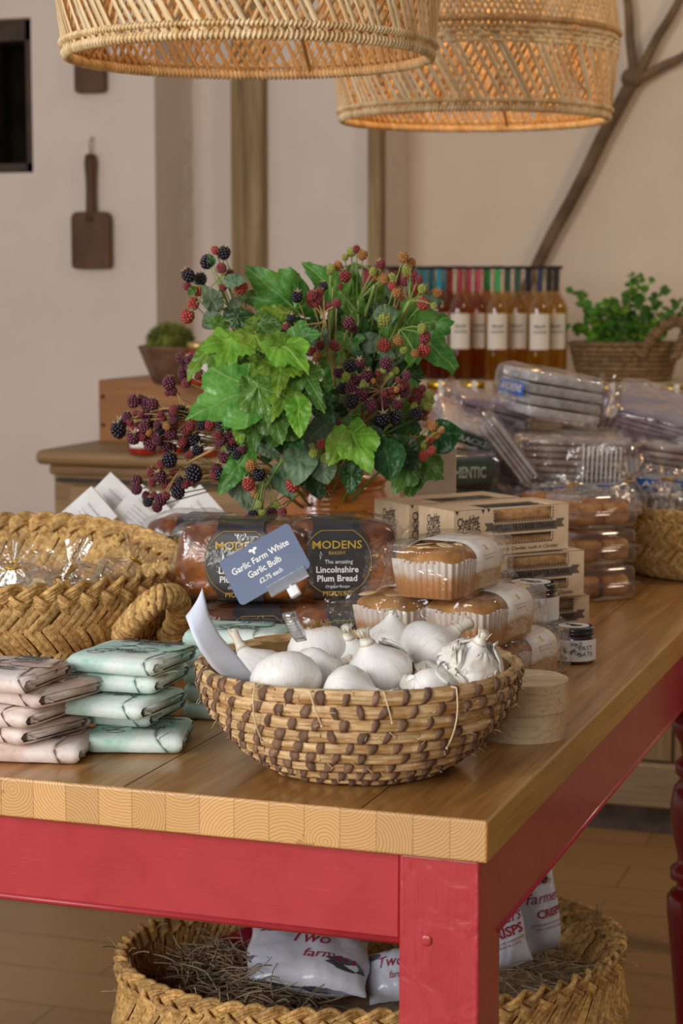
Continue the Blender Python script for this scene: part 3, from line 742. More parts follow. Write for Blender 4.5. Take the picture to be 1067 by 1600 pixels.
P = [(onD(290, 963, 1.950), onD(316, 918, 1.960)), (onD(300, 985, 1.940), onD(327, 958, 1.960)), (onD(312, 1010, 1.940), onD(345, 990, 1.960)), (onD(332, 1040, 1.945), onD(370, 1020, 1.965)), (onD(360, 1068, 1.960), onD(402, 1064, 1.980))]
def fcard(u, v):
    x = u*(len(P)-1); i = min(int(x), len(P)-2); f = x-i; a = P[i][0].lerp(P[i+1][0], f); b = P[i][1].lerp(P[i+1][1], f); q = a.lerp(b, v)
    return q-CF*.012*sin(pi*u)*1.0+CR*.002*sin(pi*v)
m = MB(); m.grid(fcard, 20, 6)
tag(m.build('blank_card', mat('white_card', 'dfe5f2', rough=.35), solid=.0006), 'blank white curved card sticking up from the left rim of the garlic basket', 'card')
# ------------------------------------------------------------------ big esparto basket at the left
EB = onD(6, 900, 2.60); ec = Vector((EB.x, EB.y, TZ))
def esparto(label, loc, ax, ay, levels, rimz, bulge, rope, rz, cat='basket', seed=1, rimf=None, pitch=.021, handle=None, inner=True, name='esparto_basket', flare=1.0, rope_k=None):
    """levels = list of band heights (z); bulge(z)->scale"""
    t = thing(name, label, cat, loc, rz); H = levels[-1]
    rimf = rimf or (lambda a: 0)
    S_ = 2*pi*sqrt((ax*ax+ay*ay)/2)
    def mk(sgn, shrink):
        def fn(s, v, off=0):
            a = s/S_*2*pi; q = max(0, v/H); z = max(.002, v)+rimf(a)*q*q; k = bulge(q)*shrink
            n_ = Vector((cos(a)/ax, sin(a)/ay, 0)).normalized()
            band = 0
            for b0, b1 in zip(levels, levels[1:]):
                if b0 <= v <= b1: band = .004*sin(pi*(v-b0)/(b1-b0))
            return Vector((ax*k*cos(a), ay*k*sin(a), z))+n_*(off+band)*sgn
        return fn
    out, inn = mk(1, 1.0), mk(-1, .962)
    m = MB()
    m.grid(lambda u, v: out(u*S_, v*H, -.002), 72, 12, cu=True); m.grid(lambda u, v: inn(-u*S_, v*H, -.002), 72, 12, cu=True)
    m.grid(lambda u, v: (ax*bulge(0)*v*cos(u*2*pi), ay*bulge(0)*v*sin(u*2*pi), .004), 40, 3, cu=True)
    m.build('basket_wall', ESP2, t)
    for i, (b0, b1) in enumerate(zip(levels, levels[1:])):
        m = MB(); herring(m, out, S_, b0, b1, pitch, lift=.0045, blades=3, seed=seed+i, flip=1); m.build('plaited_band', ESP, t)
    if inner:
        m = MB()
        for i, (b0, b1) in enumerate(zip(levels, levels[1:])):
            herring(m, inn, S_, b0, b1, pitch*1.1, lift=.004, blades=3, seed=seed+40+i, flip=-1)
        m.build('inner_plait', ESP, t)
    def path(t_):
        a = 2*pi*t_; k = bulge(1)*.985; n_ = Vector((cos(a)/ax, sin(a)/ay, 0)).normalized(); return Vector((ax*k*cos(a), ay*k*sin(a), H+rimf(a)+rope*.3)), n_, Vector((0, 0, 1))
    m = MB(); braid(m, path, rope, rope_k or int(S_/(rope*5.2)), 3, blades=4, seed=seed, n=6); m.build('braided_rim', ESP, t)
    return t, out, S_
t, eout, eS = esparto('large shallow plaited straw basket with a rope handle, at the left end of the tabletop', ec, .236, .236, [.0, .046, .112], .1, lambda q: .82+.18*q**.8, .0165, 0,
    rimf=lambda a: .034*max(0, sin(a-YAW))**1.5, seed=3, pitch=.034)
def bpt(px, py, D): return onD(px, py, D)-ec
hp = [bpt(192, 992, 2.43), bpt(205, 975, 2.39), bpt(225, 952, 2.37), bpt(250, 934, 2.37), bpt(270, 932, 2.39), bpt(280, 950, 2.43), bpt(276, 975, 2.47), bpt(262, 1000, 2.49)]
fine = []
for i in range(len(hp)-1):
    for k in range(4):
        p0 = hp[max(i-1, 0)]; p1 = hp[i]; p2 = hp[i+1]; p3 = hp[min(i+2, len(hp)-1)]; q = k/4
        fine.append(.5*((2*p1)+(p2-p0)*q+(2*p0-5*p1+4*p2-p3)*q*q+(3*p1-p0-3*p2+p3)*q**3))
m = MB(); m.tube(fine, .010, 10); wrapped(m, fine, .0115, .0075, .0046, tilt=.7, seed=4); wrapped(m, fine, .0105, .009, .004, tilt=-.5, seed=5)
m.build('rope_handle', ESP, t)
# gathered cellophane bags in it
BAGF = film('bag_film', 'faf8f6', fac=.16, edge=.6, rough=.14, sc=40, bs=.9)
def gathered_bag(label, loc, w_, h_, fill, rz, group, seed, tilt=(0, 0)):
    rs = random.Random(seed); t = thing('cellophane_bag', label, 'bag of sweets', loc, group=group, rot=(tilt[0], tilt[1], rz))
    m = MB()
    def f(u, v):
        a = u*2*pi; z = h_*v; pass
        if v < .55: r_ = w_/2*(.55+.45*sin(pi*v/.62))
        else: q = (v-.55)/.45; r_ = w_/2*lerp(.62, .16, min(1, q*2.6)) if q < .38 else w_/2*lerp(.16, .75, (q-.38)/.62)
        r_ *= 1+.22*noise.noise(Vector((cos(a)*2.2, sin(a)*2.2, v*3+seed)))+(.16*sin(a*9+seed) if v > .6 else .03*sin(a*13))
        return (r_*cos(a), r_*.62*sin(a), z+.01*noise.noise(Vector((a, v*6, seed)))*h_*6*.3)
    m.grid(f, 48, 18, cu=True); m.build('clear_film', BAGF, t, smooth='auto', angle=25)
    m = MB()
    for i in range(26):
        a = rs.uniform(0, 6.28); k = rs.uniform(0, .36)*w_; c = Vector((k*cos(a), k*.55*sin(a), rs.uniform(.08, .45)*h_)); m.rbox((0, 0, 0), (rs.uniform(.012, .022), rs.uniform(.008, .014), .007), .003, M=Matrix.Translation(c) @ Euler((rs.uniform(0, 3), rs.uniform(0, 3), rs.uniform(0, 3))).to_matrix().to_4x4(), seg=2)
    o = m.build('sweets', fill, t); o['kind'] = 'stuff'
    m = MB(); m.tube([(w_*.11*cos(a), w_*.07*sin(a), h_*.72) for a in [2*pi*k/12 for k in range(12)]], .0015, 6, closed=True); m.build('gold_tie', mat('gold_tie', 'c39a3c', rough=.3, metal=.8), t)
FILLA = mat('pale_sweets', 'cfae72', 'ead7aa', scale=60, rough=.6, isl=.2)
for k, (px, py, D, w_, h_, rz, tl, lb) in enumerate([
    (128, 905, 2.50, .10, .085, .3, (.5, -.4), 'clear bag of pale sweets with a fanned top, in front in the large straw basket'),
    (178, 908, 2.54, .09, .075, .9, (.2, .6), 'clear bag of pale sweets fallen to the right inside the large straw basket'),
    (28, 915, 2.52, .10, .075, -.2, (.6, .1), 'clear bag of sweets at the left side of the large straw basket'),
    (70, 925, 2.46, .10, .065, .6, (.9, .2), 'clear bag of sweets lying flat between the others in the large straw basket')]):
    p = onD(px, py, D); p.z = TZ+.094+.003*k
    gathered_bag(lb, p, w_, h_, FILLA, rz+YAW, 'clear sweet bags in the large straw basket', k+3, tl)

# ------------------------------------------------------------------ paper-wrapped cakes
def paper(name, c1, c2, c3):
    g = G(name); v = g.obj(); n1 = g.noise(v, 14, 4, .6); n2 = g.noise(v, 260, 2, .5)
    col = g.ramp(n1, [(.38, lin(c1)), (.5, lin(c2)), (.6, lin(c3))]); col = g.mix(g.math('MULTIPLY', g.math('GREATER_THAN', n2, .66), .25), col, lin('8f9a90'))
    g.base(col, .5, spec=.35); g.bump(g.noise(v, 40, 4, .6, .8), .45, .0025); return g.m
MINT = paper('mint_paper', 'a4ccbc', 'c6ded4', 'dfeae2'); PINK = paper('pink_paper', 'cba99a', 'd9c3b8', 'e6d8d0')
MINTI = mat('mint_inside', 'a8d0c2', 'c4e0d6', scale=30, rough=.6); PINKI = mat('pink_inside', 'cfae9f', 'dcc4b8', scale=30, rough=.6)
def parcel(label, corner, rz, dims, pm, pin, seed, group, lines, name='wrapped_cake', swr=.76):
    """corner = lower front-right corner"""
    rs = random.Random(seed); w_, d_, h_ = dims
    c = Vector(corner)+Matrix.Rotation(rz, 3, 'Z') @ Vector((-w_/2, d_/2, 0))
    t = thing(name, label, 'cake', c, rz, group)
    def sec(a, g_=0):                           # rounded rectangle section in Y,Z
        hy, hz = d_/2+g_, h_/2+g_; p = 6
        k = (abs(cos(a))**p/hy**p+abs(sin(a))**p/hz**p)**(-1/p); return k*cos(a), h_/2+k*sin(a)
    def body(u, v):
        a = u*2*pi; x = (v-.5)*w_; e = min(1, (w_/2-abs(x))/.008); k = .55+.45*sqrt(max(0, 1-(1-e)**2)); y, z = sec(a, -.0006)
        n_ = noise.noise(Vector((x*30, y*30, seed+5)))*.0012
        return (x, y*(.93+.07*k), h_/2+(z-h_/2)*k+(n_ if z > .002 else 0))
    m = MB(); m.grid(body, 40, 26, cu=True)
    for sx in (-1, 1):
        m.prism([(sx*(w_/2-.0015), -d_/2*.72), (sx*(w_/2-.0015), d_/2*.72), (sx*(w_/2-.004), d_/2*.72), (sx*(w_/2-.004), -d_/2*.72)], h_*.28, h_*.72)
    m.build('inner_wrapping', pm, t)
    xe = -w_/2+w_*swr
    def slv(u, v):
        a = u*2*pi; y, z = sec(a, .0004); cut = xe+.012*(z/h_-.5)*(-1 if y < 0 else .6)+.004*sin(3*a+seed); x0 = -w_/2+.002
        x = lerp(x0, cut, v); q = min(1, (x+w_/2)/.012); k = .62+.38*sqrt(max(0, 1-(1-q)**2)); fl = .0009*max(0, v-.8)*5*(.6+.4*sin(a*2+seed))
        n_ = noise.noise(Vector((x*30, y*30, seed+5)))*.0012
        return (x, y*(1+fl*6), h_/2+(z-h_/2)*(k+fl*20*(1 if z > h_/2 else .0))+(n_ if z > .002 else 0))
    m = MB(); m.grid(slv, 56, 24, cu=True); m.build('outer_sleeve', pm, t, solid=.0004)
    m = MB()                                     # the folded triangular tucks at the open end
    for s_ in (-1, 1):
        m = MB(); y0 = s_*d_/2*.93
        m.add([(xe-.004, y0, h_*.95), (w_/2+.001, y0*.82, h_*.58), (w_/2+.001, y0*.30, h_*.5), (xe+.004, y0*.55, h_*1.03), (w_/2+.0015, y0*.6, h_*.30), (xe-.004, y0*1.0, h_*.10)], [(0, 1, 2, 3), (0, 5, 4, 1)][:1 if s_ > 0 else 2])
        m.build('tucked_fold', pm, t, smooth=False, solid=.0003)
    m = MB(); zt = h_+.0025
    for (s_, sz, x, y, wd, sh) in lines:
        m.text(s_, sz, lambda a, b, x=x, y=y: (a+x, b+y, zt), shear=sh, width=wd, bold=.065)
    def sq(x, y): return (x, y, zt-.0006)
    for k in range(7):                           # printed fig branch
        a0 = rs.uniform(-.2, .5); p = Vector((-w_*.30+rs.uniform(0, w_*.4), -d_*.22+rs.uniform(0, d_*.35), 0)); pts = []
        for i in range(9):
            pts.append((p.x, p.y, zt-.0012)); a0 += rs.uniform(-.6, .6); p += Vector((cos(a0), sin(a0), 0))*.0042
        m.tube(pts, [.0003+.0004*sin(i*.5)**2 for i in range(9)], 4, flat=.7)
    for k in range(2):
        c_ = Vector((-w_*.30+rs.uniform(0, .03), -d_*.30+.012*k, zt-.0012)); m.tube([(c_.x+.008*cos(a)*(1.2+.3*sin(a)), c_.y+.006*sin(a), c_.z) for a in [6.28*i/14 for i in range(14)]], .0003, 4, closed=True)
    m.build('print', mat('soft_ink', '4c5654', rough=.7), t, smooth=False)
    return t
hP = .0205
mint = [((237, 1062), 4, -2, 'top'), ((240, 1089), 3, 3, 'second'), ((218, 1131), 2, -3, 'third'), ((232, 1141), 1, 2, 'fourth'), ((284, 1181), 0, 17, 'bottom')]
txt = [('Pan de Higo con Almendra', .0085, .006, .036, .066, .25), ('Fig Almond Cake', .0065, .014, .025, .036, .25), ('LA CHINATA', .0045, .006, -.020, .028, 0)]
txt = [('Pan de Higo con Almendra', .0180, .006, .040, .078, .25), ('Fig Almond Cake', .0130, .016, .024, .040, .25), ('EXTREMADURA', .0110, .012, -.020, .036, 0)]
wordl = {'top': 'topmost', 'second': 'second from the top', 'third': 'third, in the middle', 'fourth': 'fourth from the top', 'bottom': 'lowest'}
for (pp, lv, rz, w_) in mint:
    z = TZ+lv*hP+.0006; q = onz(*pp, z)
    parcel('mint green paper-wrapped cake beside the garlic basket, %s of its stack' % wordl[w_], q, R(rz), (.104, .112, hP-.001), MINT, MINTI, lv+3, 'mint green wrapped cakes', txt, swr=.95 if lv == 4 else .8)
pink = [((36, 1089), 4, 0, 'top'), ((58, 1112), 3, -14, 'second'), ((38, 1144), 2, -6, 'third'), ((30, 1170), 1, -16, 'fourth'), ((122, 1198), 0, 12, 'bottom')]
for (pp, lv, rz, w_) in pink:
    z = TZ+lv*hP+.0006; q = onz(*pp, z)
    parcel('pinkish paper-wrapped cake at the left table edge, %s of its stack' % wordl[w_], q, R(rz), (.108, .112, hP-.001), PINK, PINKI, lv+13, 'pink wrapped cakes', [('Almendra', .0170, .018, .038, .034, .25), ('Almond Cake', .0130, .018, .023, .036, .25), ('EXTREMADURA', .0110, .010, -.020, .034, 0)], swr=.95 if lv == 4 else .8)
q = onD(415, 1004, 2.27)
parcel('mint green wrapped cake lying on the hidden pile behind the garlic basket', (q.x+.03, q.y-.04, TZ+.083), R(8), (.112, .09, .02), MINT, MINTI, 31, 'mint green wrapped cakes', txt)
for k in range(4): parcel('mint green wrapped cake hidden behind the garlic basket, under the one that shows', (q.x+.03, q.y-.04, TZ+k*.0207), R(8), (.112, .09, .02), MINT, MINTI, 41+k, 'mint green wrapped cakes', txt)

# ------------------------------------------------------------------ spiced bread loaves in black-labelled film
CRUST = mat('dark_crust', '4c1f0e', 'a8622c', scale=16, rough=.24, bump=.5, bdist=.003, coat=.5)
BLAB = mat('black_label', '2a2729', '343032', scale=8, rough=.4)
def se(a, p): return (abs(a)**p)*(1 if a >= 0 else -1)
def superl(u, v, dx, dy, dz, e1=.45, e2=.45):
    ph = (v-.5)*pi; th = u*2*pi; return Vector((dx/2*se(cos(ph), e1)*se(cos(th), e2), dy/2*se(cos(ph), e1)*se(sin(th), e2), dz/2*se(sin(ph), e1)))
def crinkle(p, s, amp, seed):
    a = noise.noise(p*s+Vector((seed, 0, 0))); b = noise.noise(p*s*2.3+Vector((0, seed, 0))); return amp*(1-abs(a)*2.2+.5*(1-abs(b)*2))
def film_tail(m, base, d_, wdt, L, seed):
    """fanned crimped end of a flow-wrap: base point, direction"""
    d_ = Vector(d_).normalized(); side = d_.cross(Vector((0, 1, 0)) if abs(d_.y) < .8 else Vector((1, 0, 0))).normalized(); nn = d_.cross(side)
    def f(u, v):
        w2 = lerp(.35, 1.0, v**.7)*wdt; return Vector(base)+d_*L*v+side*(u-.5)*w2+nn*(.10*wdt*sin(u*23+seed)*(.4+v)+.25*wdt*noise.noise(Vector((u*4, v*3, seed))))
    m.grid(f, 26, 8)
def loaf(label, loc, rz, seed, dims=(.165, .105, .097), tilt=0, front=True):
    dx, dy, dz = dims; t = thing('spiced_bread_loaf', label, 'bread loaf', loc, group='dark glazed bread loaves', rot=(tilt, 0, rz))
    O = Vector((0, 0, dz/2))
    def f(u, v, g_=0, s=1):
        p = superl(u, v, dx+g_, dy+g_, dz+g_, .38, .38); n_ = noise.noise(p*16+Vector((seed, 0, 0)))*.009*s+noise.noise(p*45)*.003*s
        lobes = .005*abs(sin(p.x*58+seed)); q = p*(1+n_/.06-lobes/.06*.35) if p.z > -dz*.3 else p; return q+O
    m = MB(); m.grid(f, 56, 28, cu=True); m.build('loaf', CRUST, t)
    m = MB(); 
    def band(y, z, half):
        pass
    # label: round front panel with a strip over the top and under the base
    ax_ = .0385
    def lab(px_, q):                              # q runs round the girth: 0 = bottom front ... 1 = back of top
        a = lerp(-.42*pi, .70*pi, q); e = .34; yy = -(dy/2+.0035)*se(cos(a), e); zz = (dz/2+.0035)*se(sin(a), e); return Vector((px_, yy, zz))+O
    n = 40; 
    def f2(u, v):
        a = lerp(-.42*pi, .70*pi, v); zc = se(sin(a), .34); rr_ = .029
        if cos(a) > 0:
            yy = zc*dz/2; rr_ = max(.029, sqrt(max(0, (.046)**2-yy*yy)))
        return lab((u-.5)*2*rr_, v)
    m.grid(f2, 6, n); lb = m.build('black_label', BLAB, t)
    m = MB()
    def onf(x, y): return Vector((x, -(dy/2+.0045), dz/2+y))
    m.text('MODENS', .014, lambda x, y: onf(x, y+.020), width=.062, bold=.01); m.text('BAKERY', .006, lambda x, y: onf(x, y+.010))
    m.text('MODENS', .008, lambda x, y: onf(x, y-.041), width=.036)
    def ontop(x, y): return Vector((-x, -dy/2+.022-y, dz+.0042))
    m.text('MODENS', .010, ontop, width=.042, bold=.01); m.text('BAKERY', .005, lambda x, y: ontop(x, y-.008))
    for k in (0,):
        m.tube([onf(.043*cos(a), .043*sin(a)) for a in [2*pi*i/40 for i in range(41)] if abs(.043*sin(a)) < .040], .0004, 4)
    m.build('gold_lettering', GOLDP, lb, smooth=False)
    m = MB(); m.text('The amazing', .007, lambda x, y: onf(x+.002, y-.001)); m.text('Lincolnshire', .011, lambda x, y: onf(x, y-.011), bold=.02); m.text('Plum Bread', .011, lambda x, y: onf(x, y-.022), bold=.02); m.text('Original Recipe', .005, lambda x, y: onf(x, y-.032), shear=.3)
    for k in range(5): m.text('the original plum bread recipe baked', .0042, lambda x, y, k=k: Vector((x, -dy/2+.010+.0*k, dz+.0045)) if 0 else onf(x, y-.047-.0035*k) if 0 else Vector((-x, -dy/2+.042+.0045*k-y, dz+.0042)), width=.048)
    m.build('white_lettering', WHITE, lb, smooth=False)
    m = MB(); 
    def ff(u, v):
        p = f(u, v, .008, .8)-O; c = crinkle(p, 26, .0042, seed); p = p.normalized()*(p.length+c); q = p+O; q.z = max(q.z, .0005); return q
    m.grid(ff, 80, 36, cu=True)
    film_tail(m, (dx/2*.96, 0, dz*.55), (1, 0, .25), dz*.75, .034, seed); film_tail(m, (-dx/2*.96, 0, dz*.5), (-1, 0, .2), dz*.75, .030, seed+3)
    m.build('clear_film', CLEAR, t, smooth='auto', angle=22)
    return t
def place_loaf(px, py, D, z, rz, seed, label, tilt=0):
    p = onD(px, py, D); loaf(label, (p.x, p.y, z), YAW+R(rz), seed, tilt=tilt)
place_loaf(396, 990, 2.50, TZ, 8, 2, 'dark glazed bread loaf at the bottom left of the pile behind the price card')
place_loaf(548, 990, 2.47, TZ, 0, 3, 'dark glazed bread loaf at the bottom right of the pile behind the garlic')
place_loaf(384, 900, 2.50, TZ+.1015, -5, 4, 'dark glazed bread loaf, its round label behind the left of the price card', R(-4))
place_loaf(520, 900, 2.52, TZ+.1015, 6, 5, 'dark glazed bread loaf on the pile to the right of the price card', R(-3))
place_loaf(322, 870, 2.82, TZ+.070, -12, 6, 'dark glazed bread loaf lying furthest back beside the large straw basket')
p = onD(324, 960, 2.84); loaf('dark glazed bread loaf hidden under the one furthest back', (p.x, p.y, TZ), YAW-R(12), 7, dims=(.15, .10, .066))

# ------------------------------------------------------------------ small loaf cakes in fluted paper
SPONGE = mat('sponge_side', 'a5683a', 'd09a62', scale=60, rough=.7, bump=.5, bdist=.002)
SPTOP = mat('golden_cake_top', '8c5720', 'c8924a', scale=26, rough=.7, bump=.4, bdist=.003)
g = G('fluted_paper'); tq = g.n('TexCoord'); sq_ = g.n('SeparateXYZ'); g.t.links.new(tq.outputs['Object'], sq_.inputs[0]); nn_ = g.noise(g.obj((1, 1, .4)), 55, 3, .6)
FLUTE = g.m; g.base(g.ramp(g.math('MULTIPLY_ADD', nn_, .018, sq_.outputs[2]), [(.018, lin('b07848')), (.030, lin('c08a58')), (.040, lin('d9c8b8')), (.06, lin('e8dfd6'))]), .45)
CARAM = mat('caramel_band', 'a9793c', 'b2834a', rough=.5)
ALM = mat('almond_flake', 'd8b878', 'f0dcb0', scale=90, rough=.5)
WLAB = mat('white_label', 'eeebe6', rough=.45)
def fcake(label, corner, rz, seed, W_=.093, L_=.158, H_=.059, band=(.36, .80)):
    """corner = lower near-right corner of the end face; long axis is local Y"""
    c = Vector(corner)+Matrix.Rotation(rz, 3, 'Z') @ Vector((-W_/2, L_/2, 0)); t = thing('fruit_loaf_cake', label, 'cake', c, rz, 'small fruit loaf cakes in clear wrap'); rs = random.Random(seed)
    def peri(a, W, L, p=7):
        k = (abs(cos(a))**p/(W/2)**p+abs(sin(a))**p/(L/2)**p)**(-1/p); return k
    m = MB(); N = 220
    def side(u, v):
        a = u*2*pi; k = peri(a, W_*(.86+.12*v), L_*(.93+.06*v)); k += .0017*sin(u*2*pi*62)*(.3+v*.7); return (k*cos(a), k*sin(a), v*H_*.76+(.0015*sin(u*N*.3) if v == 1 else 0))
    m.grid(side, N*2, 6, cu=True); m.grid(lambda u, v: (peri(u*2*pi, W_*.86, L_*.93)*v*cos(u*2*pi), peri(u*2*pi, W_*.86, L_*.93)*v*sin(u*2*pi), .001), 40, 2, cu=True)
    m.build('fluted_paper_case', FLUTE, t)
    m = MB()
    def top(u, v):
        a = u*2*pi; k = peri(a, W_*.96, L_*.98, 5)*sin(v*pi/2)**.8; x, y = k*cos(a), k*sin(a); return (x, y, H_*.70+H_*.30*cos(v*pi/2)**.55+.0022*noise.noise(Vector((x*60, y*60, seed))))
    m.grid(top, 60, 14, cu=True); m.build('cake_top', SPTOP, t)
    m = MB()
    for i in range(12):
        x, y = rs.uniform(-.3, .3)*W_, rs.uniform(-.42, .42)*L_; T = Matrix.Translation((x, y, H_*.99+.001)) @ Euler((rs.uniform(-.25, .25), rs.uniform(-.25, .25), rs.uniform(0, 3))).to_matrix().to_4x4()
        m.sph((0, 0, 0), (.012, .006, .0012), 12, 6, M=T)
    fl_ = m.build('almond_flakes', ALM, t); fl_['kind'] = 'stuff'
    # label sleeve round the girth
    b0, b1 = [(-.5+b)*L_ for b in band]
    def gir(q, g_=.0022):                          # q 0..1 over: left foot, up, across the top, down the right
        pts = [(-W_/2*.90-g_, .004), (-W_/2-g_, H_*.74), (-W_*.34, H_*1.0+g_), (0, H_*1.035+g_), (W_*.34, H_*1.0+g_), (W_/2+g_, H_*.74), (W_/2*.90+g_, .004)]
        x = q*(len(pts)-1); i = min(int(x), len(pts)-2); f_ = x-i; p0 = pts[max(i-1, 0)]; p1 = pts[i]; p2 = pts[i+1]; p3 = pts[min(i+2, len(pts)-1)]
        if i in (0, len(pts)-2): return (lerp(p1[0], p2[0], f_), lerp(p1[1], p2[1], f_))
        return tuple(.5*((2*p1[j])+(p2[j]-p0[j])*f_+(2*p0[j]-5*p1[j]+4*p2[j]-p3[j])*f_*f_+(3*p1[j]-p0[j]-3*p2[j]+p3[j])*f_**3) for j in (0, 1))
    def strip(q0, q1, name, mt, g_=.0022, par=t):
        m = MB(); 
        def f(u, v):
            x, z = gir(lerp(q0, q1, u), g_); return (x, lerp(b0, b1, v), z)
        m.grid(f, 30, 3); return m.build(name, mt, par, solid=.0003)
    lb = strip(.10, .905, 'white_label', WLAB); strip(.905, .995, 'caramel_label_panel', CARAM, .0022, t); strip(.005, .10, 'caramel_label_panel', CARAM, .0022, t)
    ym = (b0+b1)/2; m = MB()
    def onr(x, y): 
        q = .80-y/.094*.333*1.0; a, z = gir(q, .0030); return (a, ym+x, z)
    m.text('A delicious fruit cake with', .0052, lambda x, y: onr(x, y-.006), width=.036, shear=.2); m.text('cherries and almonds.', .0052, lambda x, y: onr(x, y-.012), width=.028, shear=.2)
    m.text('the original loaf bakery recipe', .0038, lambda x, y: onr(x, y+.040), width=.034); 
    m.build('grey_print', mat('grey_print', '8c8480', rough=.6), lb, smooth=False)
    m = MB()
    for dx in (0,): m.grid(lambda u, v: onr((u-.5)*(.0035+.003*abs(v-.5)*2), .012+(v-.5)*.014), 3, 6)
    m.build('gold_emblem', GOLDP, lb, smooth=False)
    m = MB()
    for k in range(8): m.text('INGREDIENTS wheat flour sugar egg' if k else 'CHERRY & ALMOND LOAF CAKE', .0036, lambda x, y, k=k: (lambda q: (gir(q, .0030)[0], ym+x, gir(q, .0030)[1]))(.915+.0095*k-y/.05*.1), width=.044)
    m.build('small_print', WLAB, lb, smooth=False)
    m = MB()
    def ff(u, v):
        p = superl(u, v, W_+.010, L_+.010, H_+.005, .24, .24); c = crinkle(p, 30, .0032, seed)
        q = p*(1+c/.05)+Vector((0, 0, H_/2+.002)); q.z = max(q.z, .0004); return q
    m.grid(ff, 84, 36, cu=True)
    film_tail(m, (-W_*.30, -L_/2-.002, H_*.5), (-1, -.35, .1), H_*1.2, .042, seed); film_tail(m, (W_*.1, L_/2+.004, H_*.5), (.5, 1, .15), H_*1.3, .042, seed+2)
    m.build('clear_film', CLEAR, t, smooth='auto', angle=22)
    return t
for (pp, z, rz, sd, lb) in [((712, 940), TZ+.1250, -9, 1, 'small fruit loaf cake in clear wrap, topmost of the pile behind the garlic'),
                            ((760, 1019), TZ+.0625, -11, 2, 'small fruit loaf cake in clear wrap, directly under the topmost one'),
                            ((640, 1014), TZ+.0625, -16, 3, 'small fruit loaf cake in clear wrap between the bread loaves and the other cakes'),
                            ((796, 1084), TZ, -13, 4, 'small fruit loaf cake in clear wrap, on the tabletop behind the round wooden box'),
                            ((668, 1075), TZ, -13, 5, 'small fruit loaf cake in clear wrap, hidden in the lowest layer behind the garlic basket')]:
    fcake(lb, onz(*pp, z), R(rz), sd)

# ------------------------------------------------------------------ jam jars, round box
JAM = mat('dark_jam', '2c0a10', '4a1018', scale=20, rough=.08, coat=1)
LIDB = mat('black_lid', '121214', rough=.22, coat=.6)
def jam(label, px, py, D, z, r_, h_, txt=None):
    p = onD(px, py, D); t = jar('jam_jar', label, 'jam jar', (p.x, p.y, z), r_, h_, JAM, LIDB, False, None)
    m = MB(); m.lathe([(r_*.80, h_*.90), (r_*.97, h_*.885), (r_*.985, h_*.80), (r_*.955, h_*.79)], 36); m.lathe([(r_*.955, h_*.80), (r_*.975, h_*.90), (r_*.985, h_*.985), (r_*.93, h_*1.0), (0, h_*1.0)], 48); m.build('screw_cap', LIDB, t)
    m = MB(); m.lathe([(r_*.72, h_+.0004), (0, h_+.0004)], 32); s_ = m.build('lid_sticker', WLAB, t, smooth=False)
    m = MB(); m.sph((r_*.1, -r_*.1, h_+.0008), (r_*.30, r_*.22, .0003), 10, 5); m.tube([(r_*.1, -r_*.1, h_+.0008), (-r_*.35, r_*.25, h_+.0008)], .0012, 5); m.build('sticker_drawing', BLACK, s_)
    m = MB(); m.grid(lambda u, v: ((r_+.0008)*cos(-pi/2+(u-.35)*3.2), (r_+.0008)*sin(-pi/2+(u-.35)*3.2), h_*(.10+.58*v)), 24, 2); lb = m.build('label_paper', WLAB, t)
    m = MB(); rs = random.Random(int(px))
    def onj(x, y): a = -pi/2+x/r_; return ((r_+.0014)*cos(a), (r_+.0014)*sin(a), y)
    for k in range(26):
        a = rs.uniform(-.9, .25); y = rs.uniform(.15, .62)*h_; x = a*r_; m.tube([onj(x+rs.uniform(.001, .003)*cos(b), y+rs.uniform(.001, .003)*sin(b)) for b in (0, 1.2, 2.4, 3.6, 5)], .0004, 4, closed=True)
    if txt:
        m.text('EAST', .0085, lambda x, y: onj(x+.0125, y+h_*.46), space=1.15); m.text('GATE', .0085, lambda x, y: onj(x+.0125, y+h_*.29), space=1.15)
    m.build('label_print', BLACK, lb, smooth=False); return t
jam('dark jam jar with black lid, topmost behind the fruit loaf cakes', 829, 950, 2.63, TZ+.0485, .037, .0535)
jam('dark jam jar hidden under the topmost one behind the cakes', 829, 1000, 2.63, TZ, .037, .048)
jam('small dark jam jar with black lid standing alone near the table edge', 896, 1030, 2.60, TZ, .0285, .048, True)

BIRCH = wood('thin_birch', 'c9a878', 'dcc29a', 'e6d0ac', 'x', .7, rough=.6, bump=.1)
BIRCHL = mat('thin_birch_lid', 'c2a076', 'd8bb90', scale=30, rough=.6)
p = onD(815, 1120, 2.17)
t = thing('round_wooden_box', 'round pale wooden box with a lid beside the garlic basket', 'wooden box', (p.x, p.y, TZ), YAW)
BR, BH = .050, .064
m = MB(); m.lathe([(0, 0), (BR-.0015, 0), (BR-.0015, BH*.9), (0, BH*.9)], 64); m.build('box_side', BIRCH, t, smooth='auto')
m = MB(); m.lathe([(BR, BH*.50), (BR+.0012, BH*.50), (BR+.0012, BH), (BR, BH+.0006), (BR-.0012, BH-.0012), (0, BH-.0014)], 64); m.build('lid', BIRCH, t, smooth='auto')
m = MB(); m.grid(lambda u, v: ((BR+.002)*cos(-pi/2-.5+u*.5), (BR+.002)*sin(-pi/2-.5+u*.5), BH*(.5+.5*v)), 8, 1); m.build('overlap_strip', BIRCHL, t)
m = MB()
def cl(u, v): r_ = BR+.002+.0008*noise.noise(Vector((cos(u*6.28)*3, sin(u*6.28)*3, v*3))); return (r_*cos(u*2*pi), r_*sin(u*2*pi), v*BH)
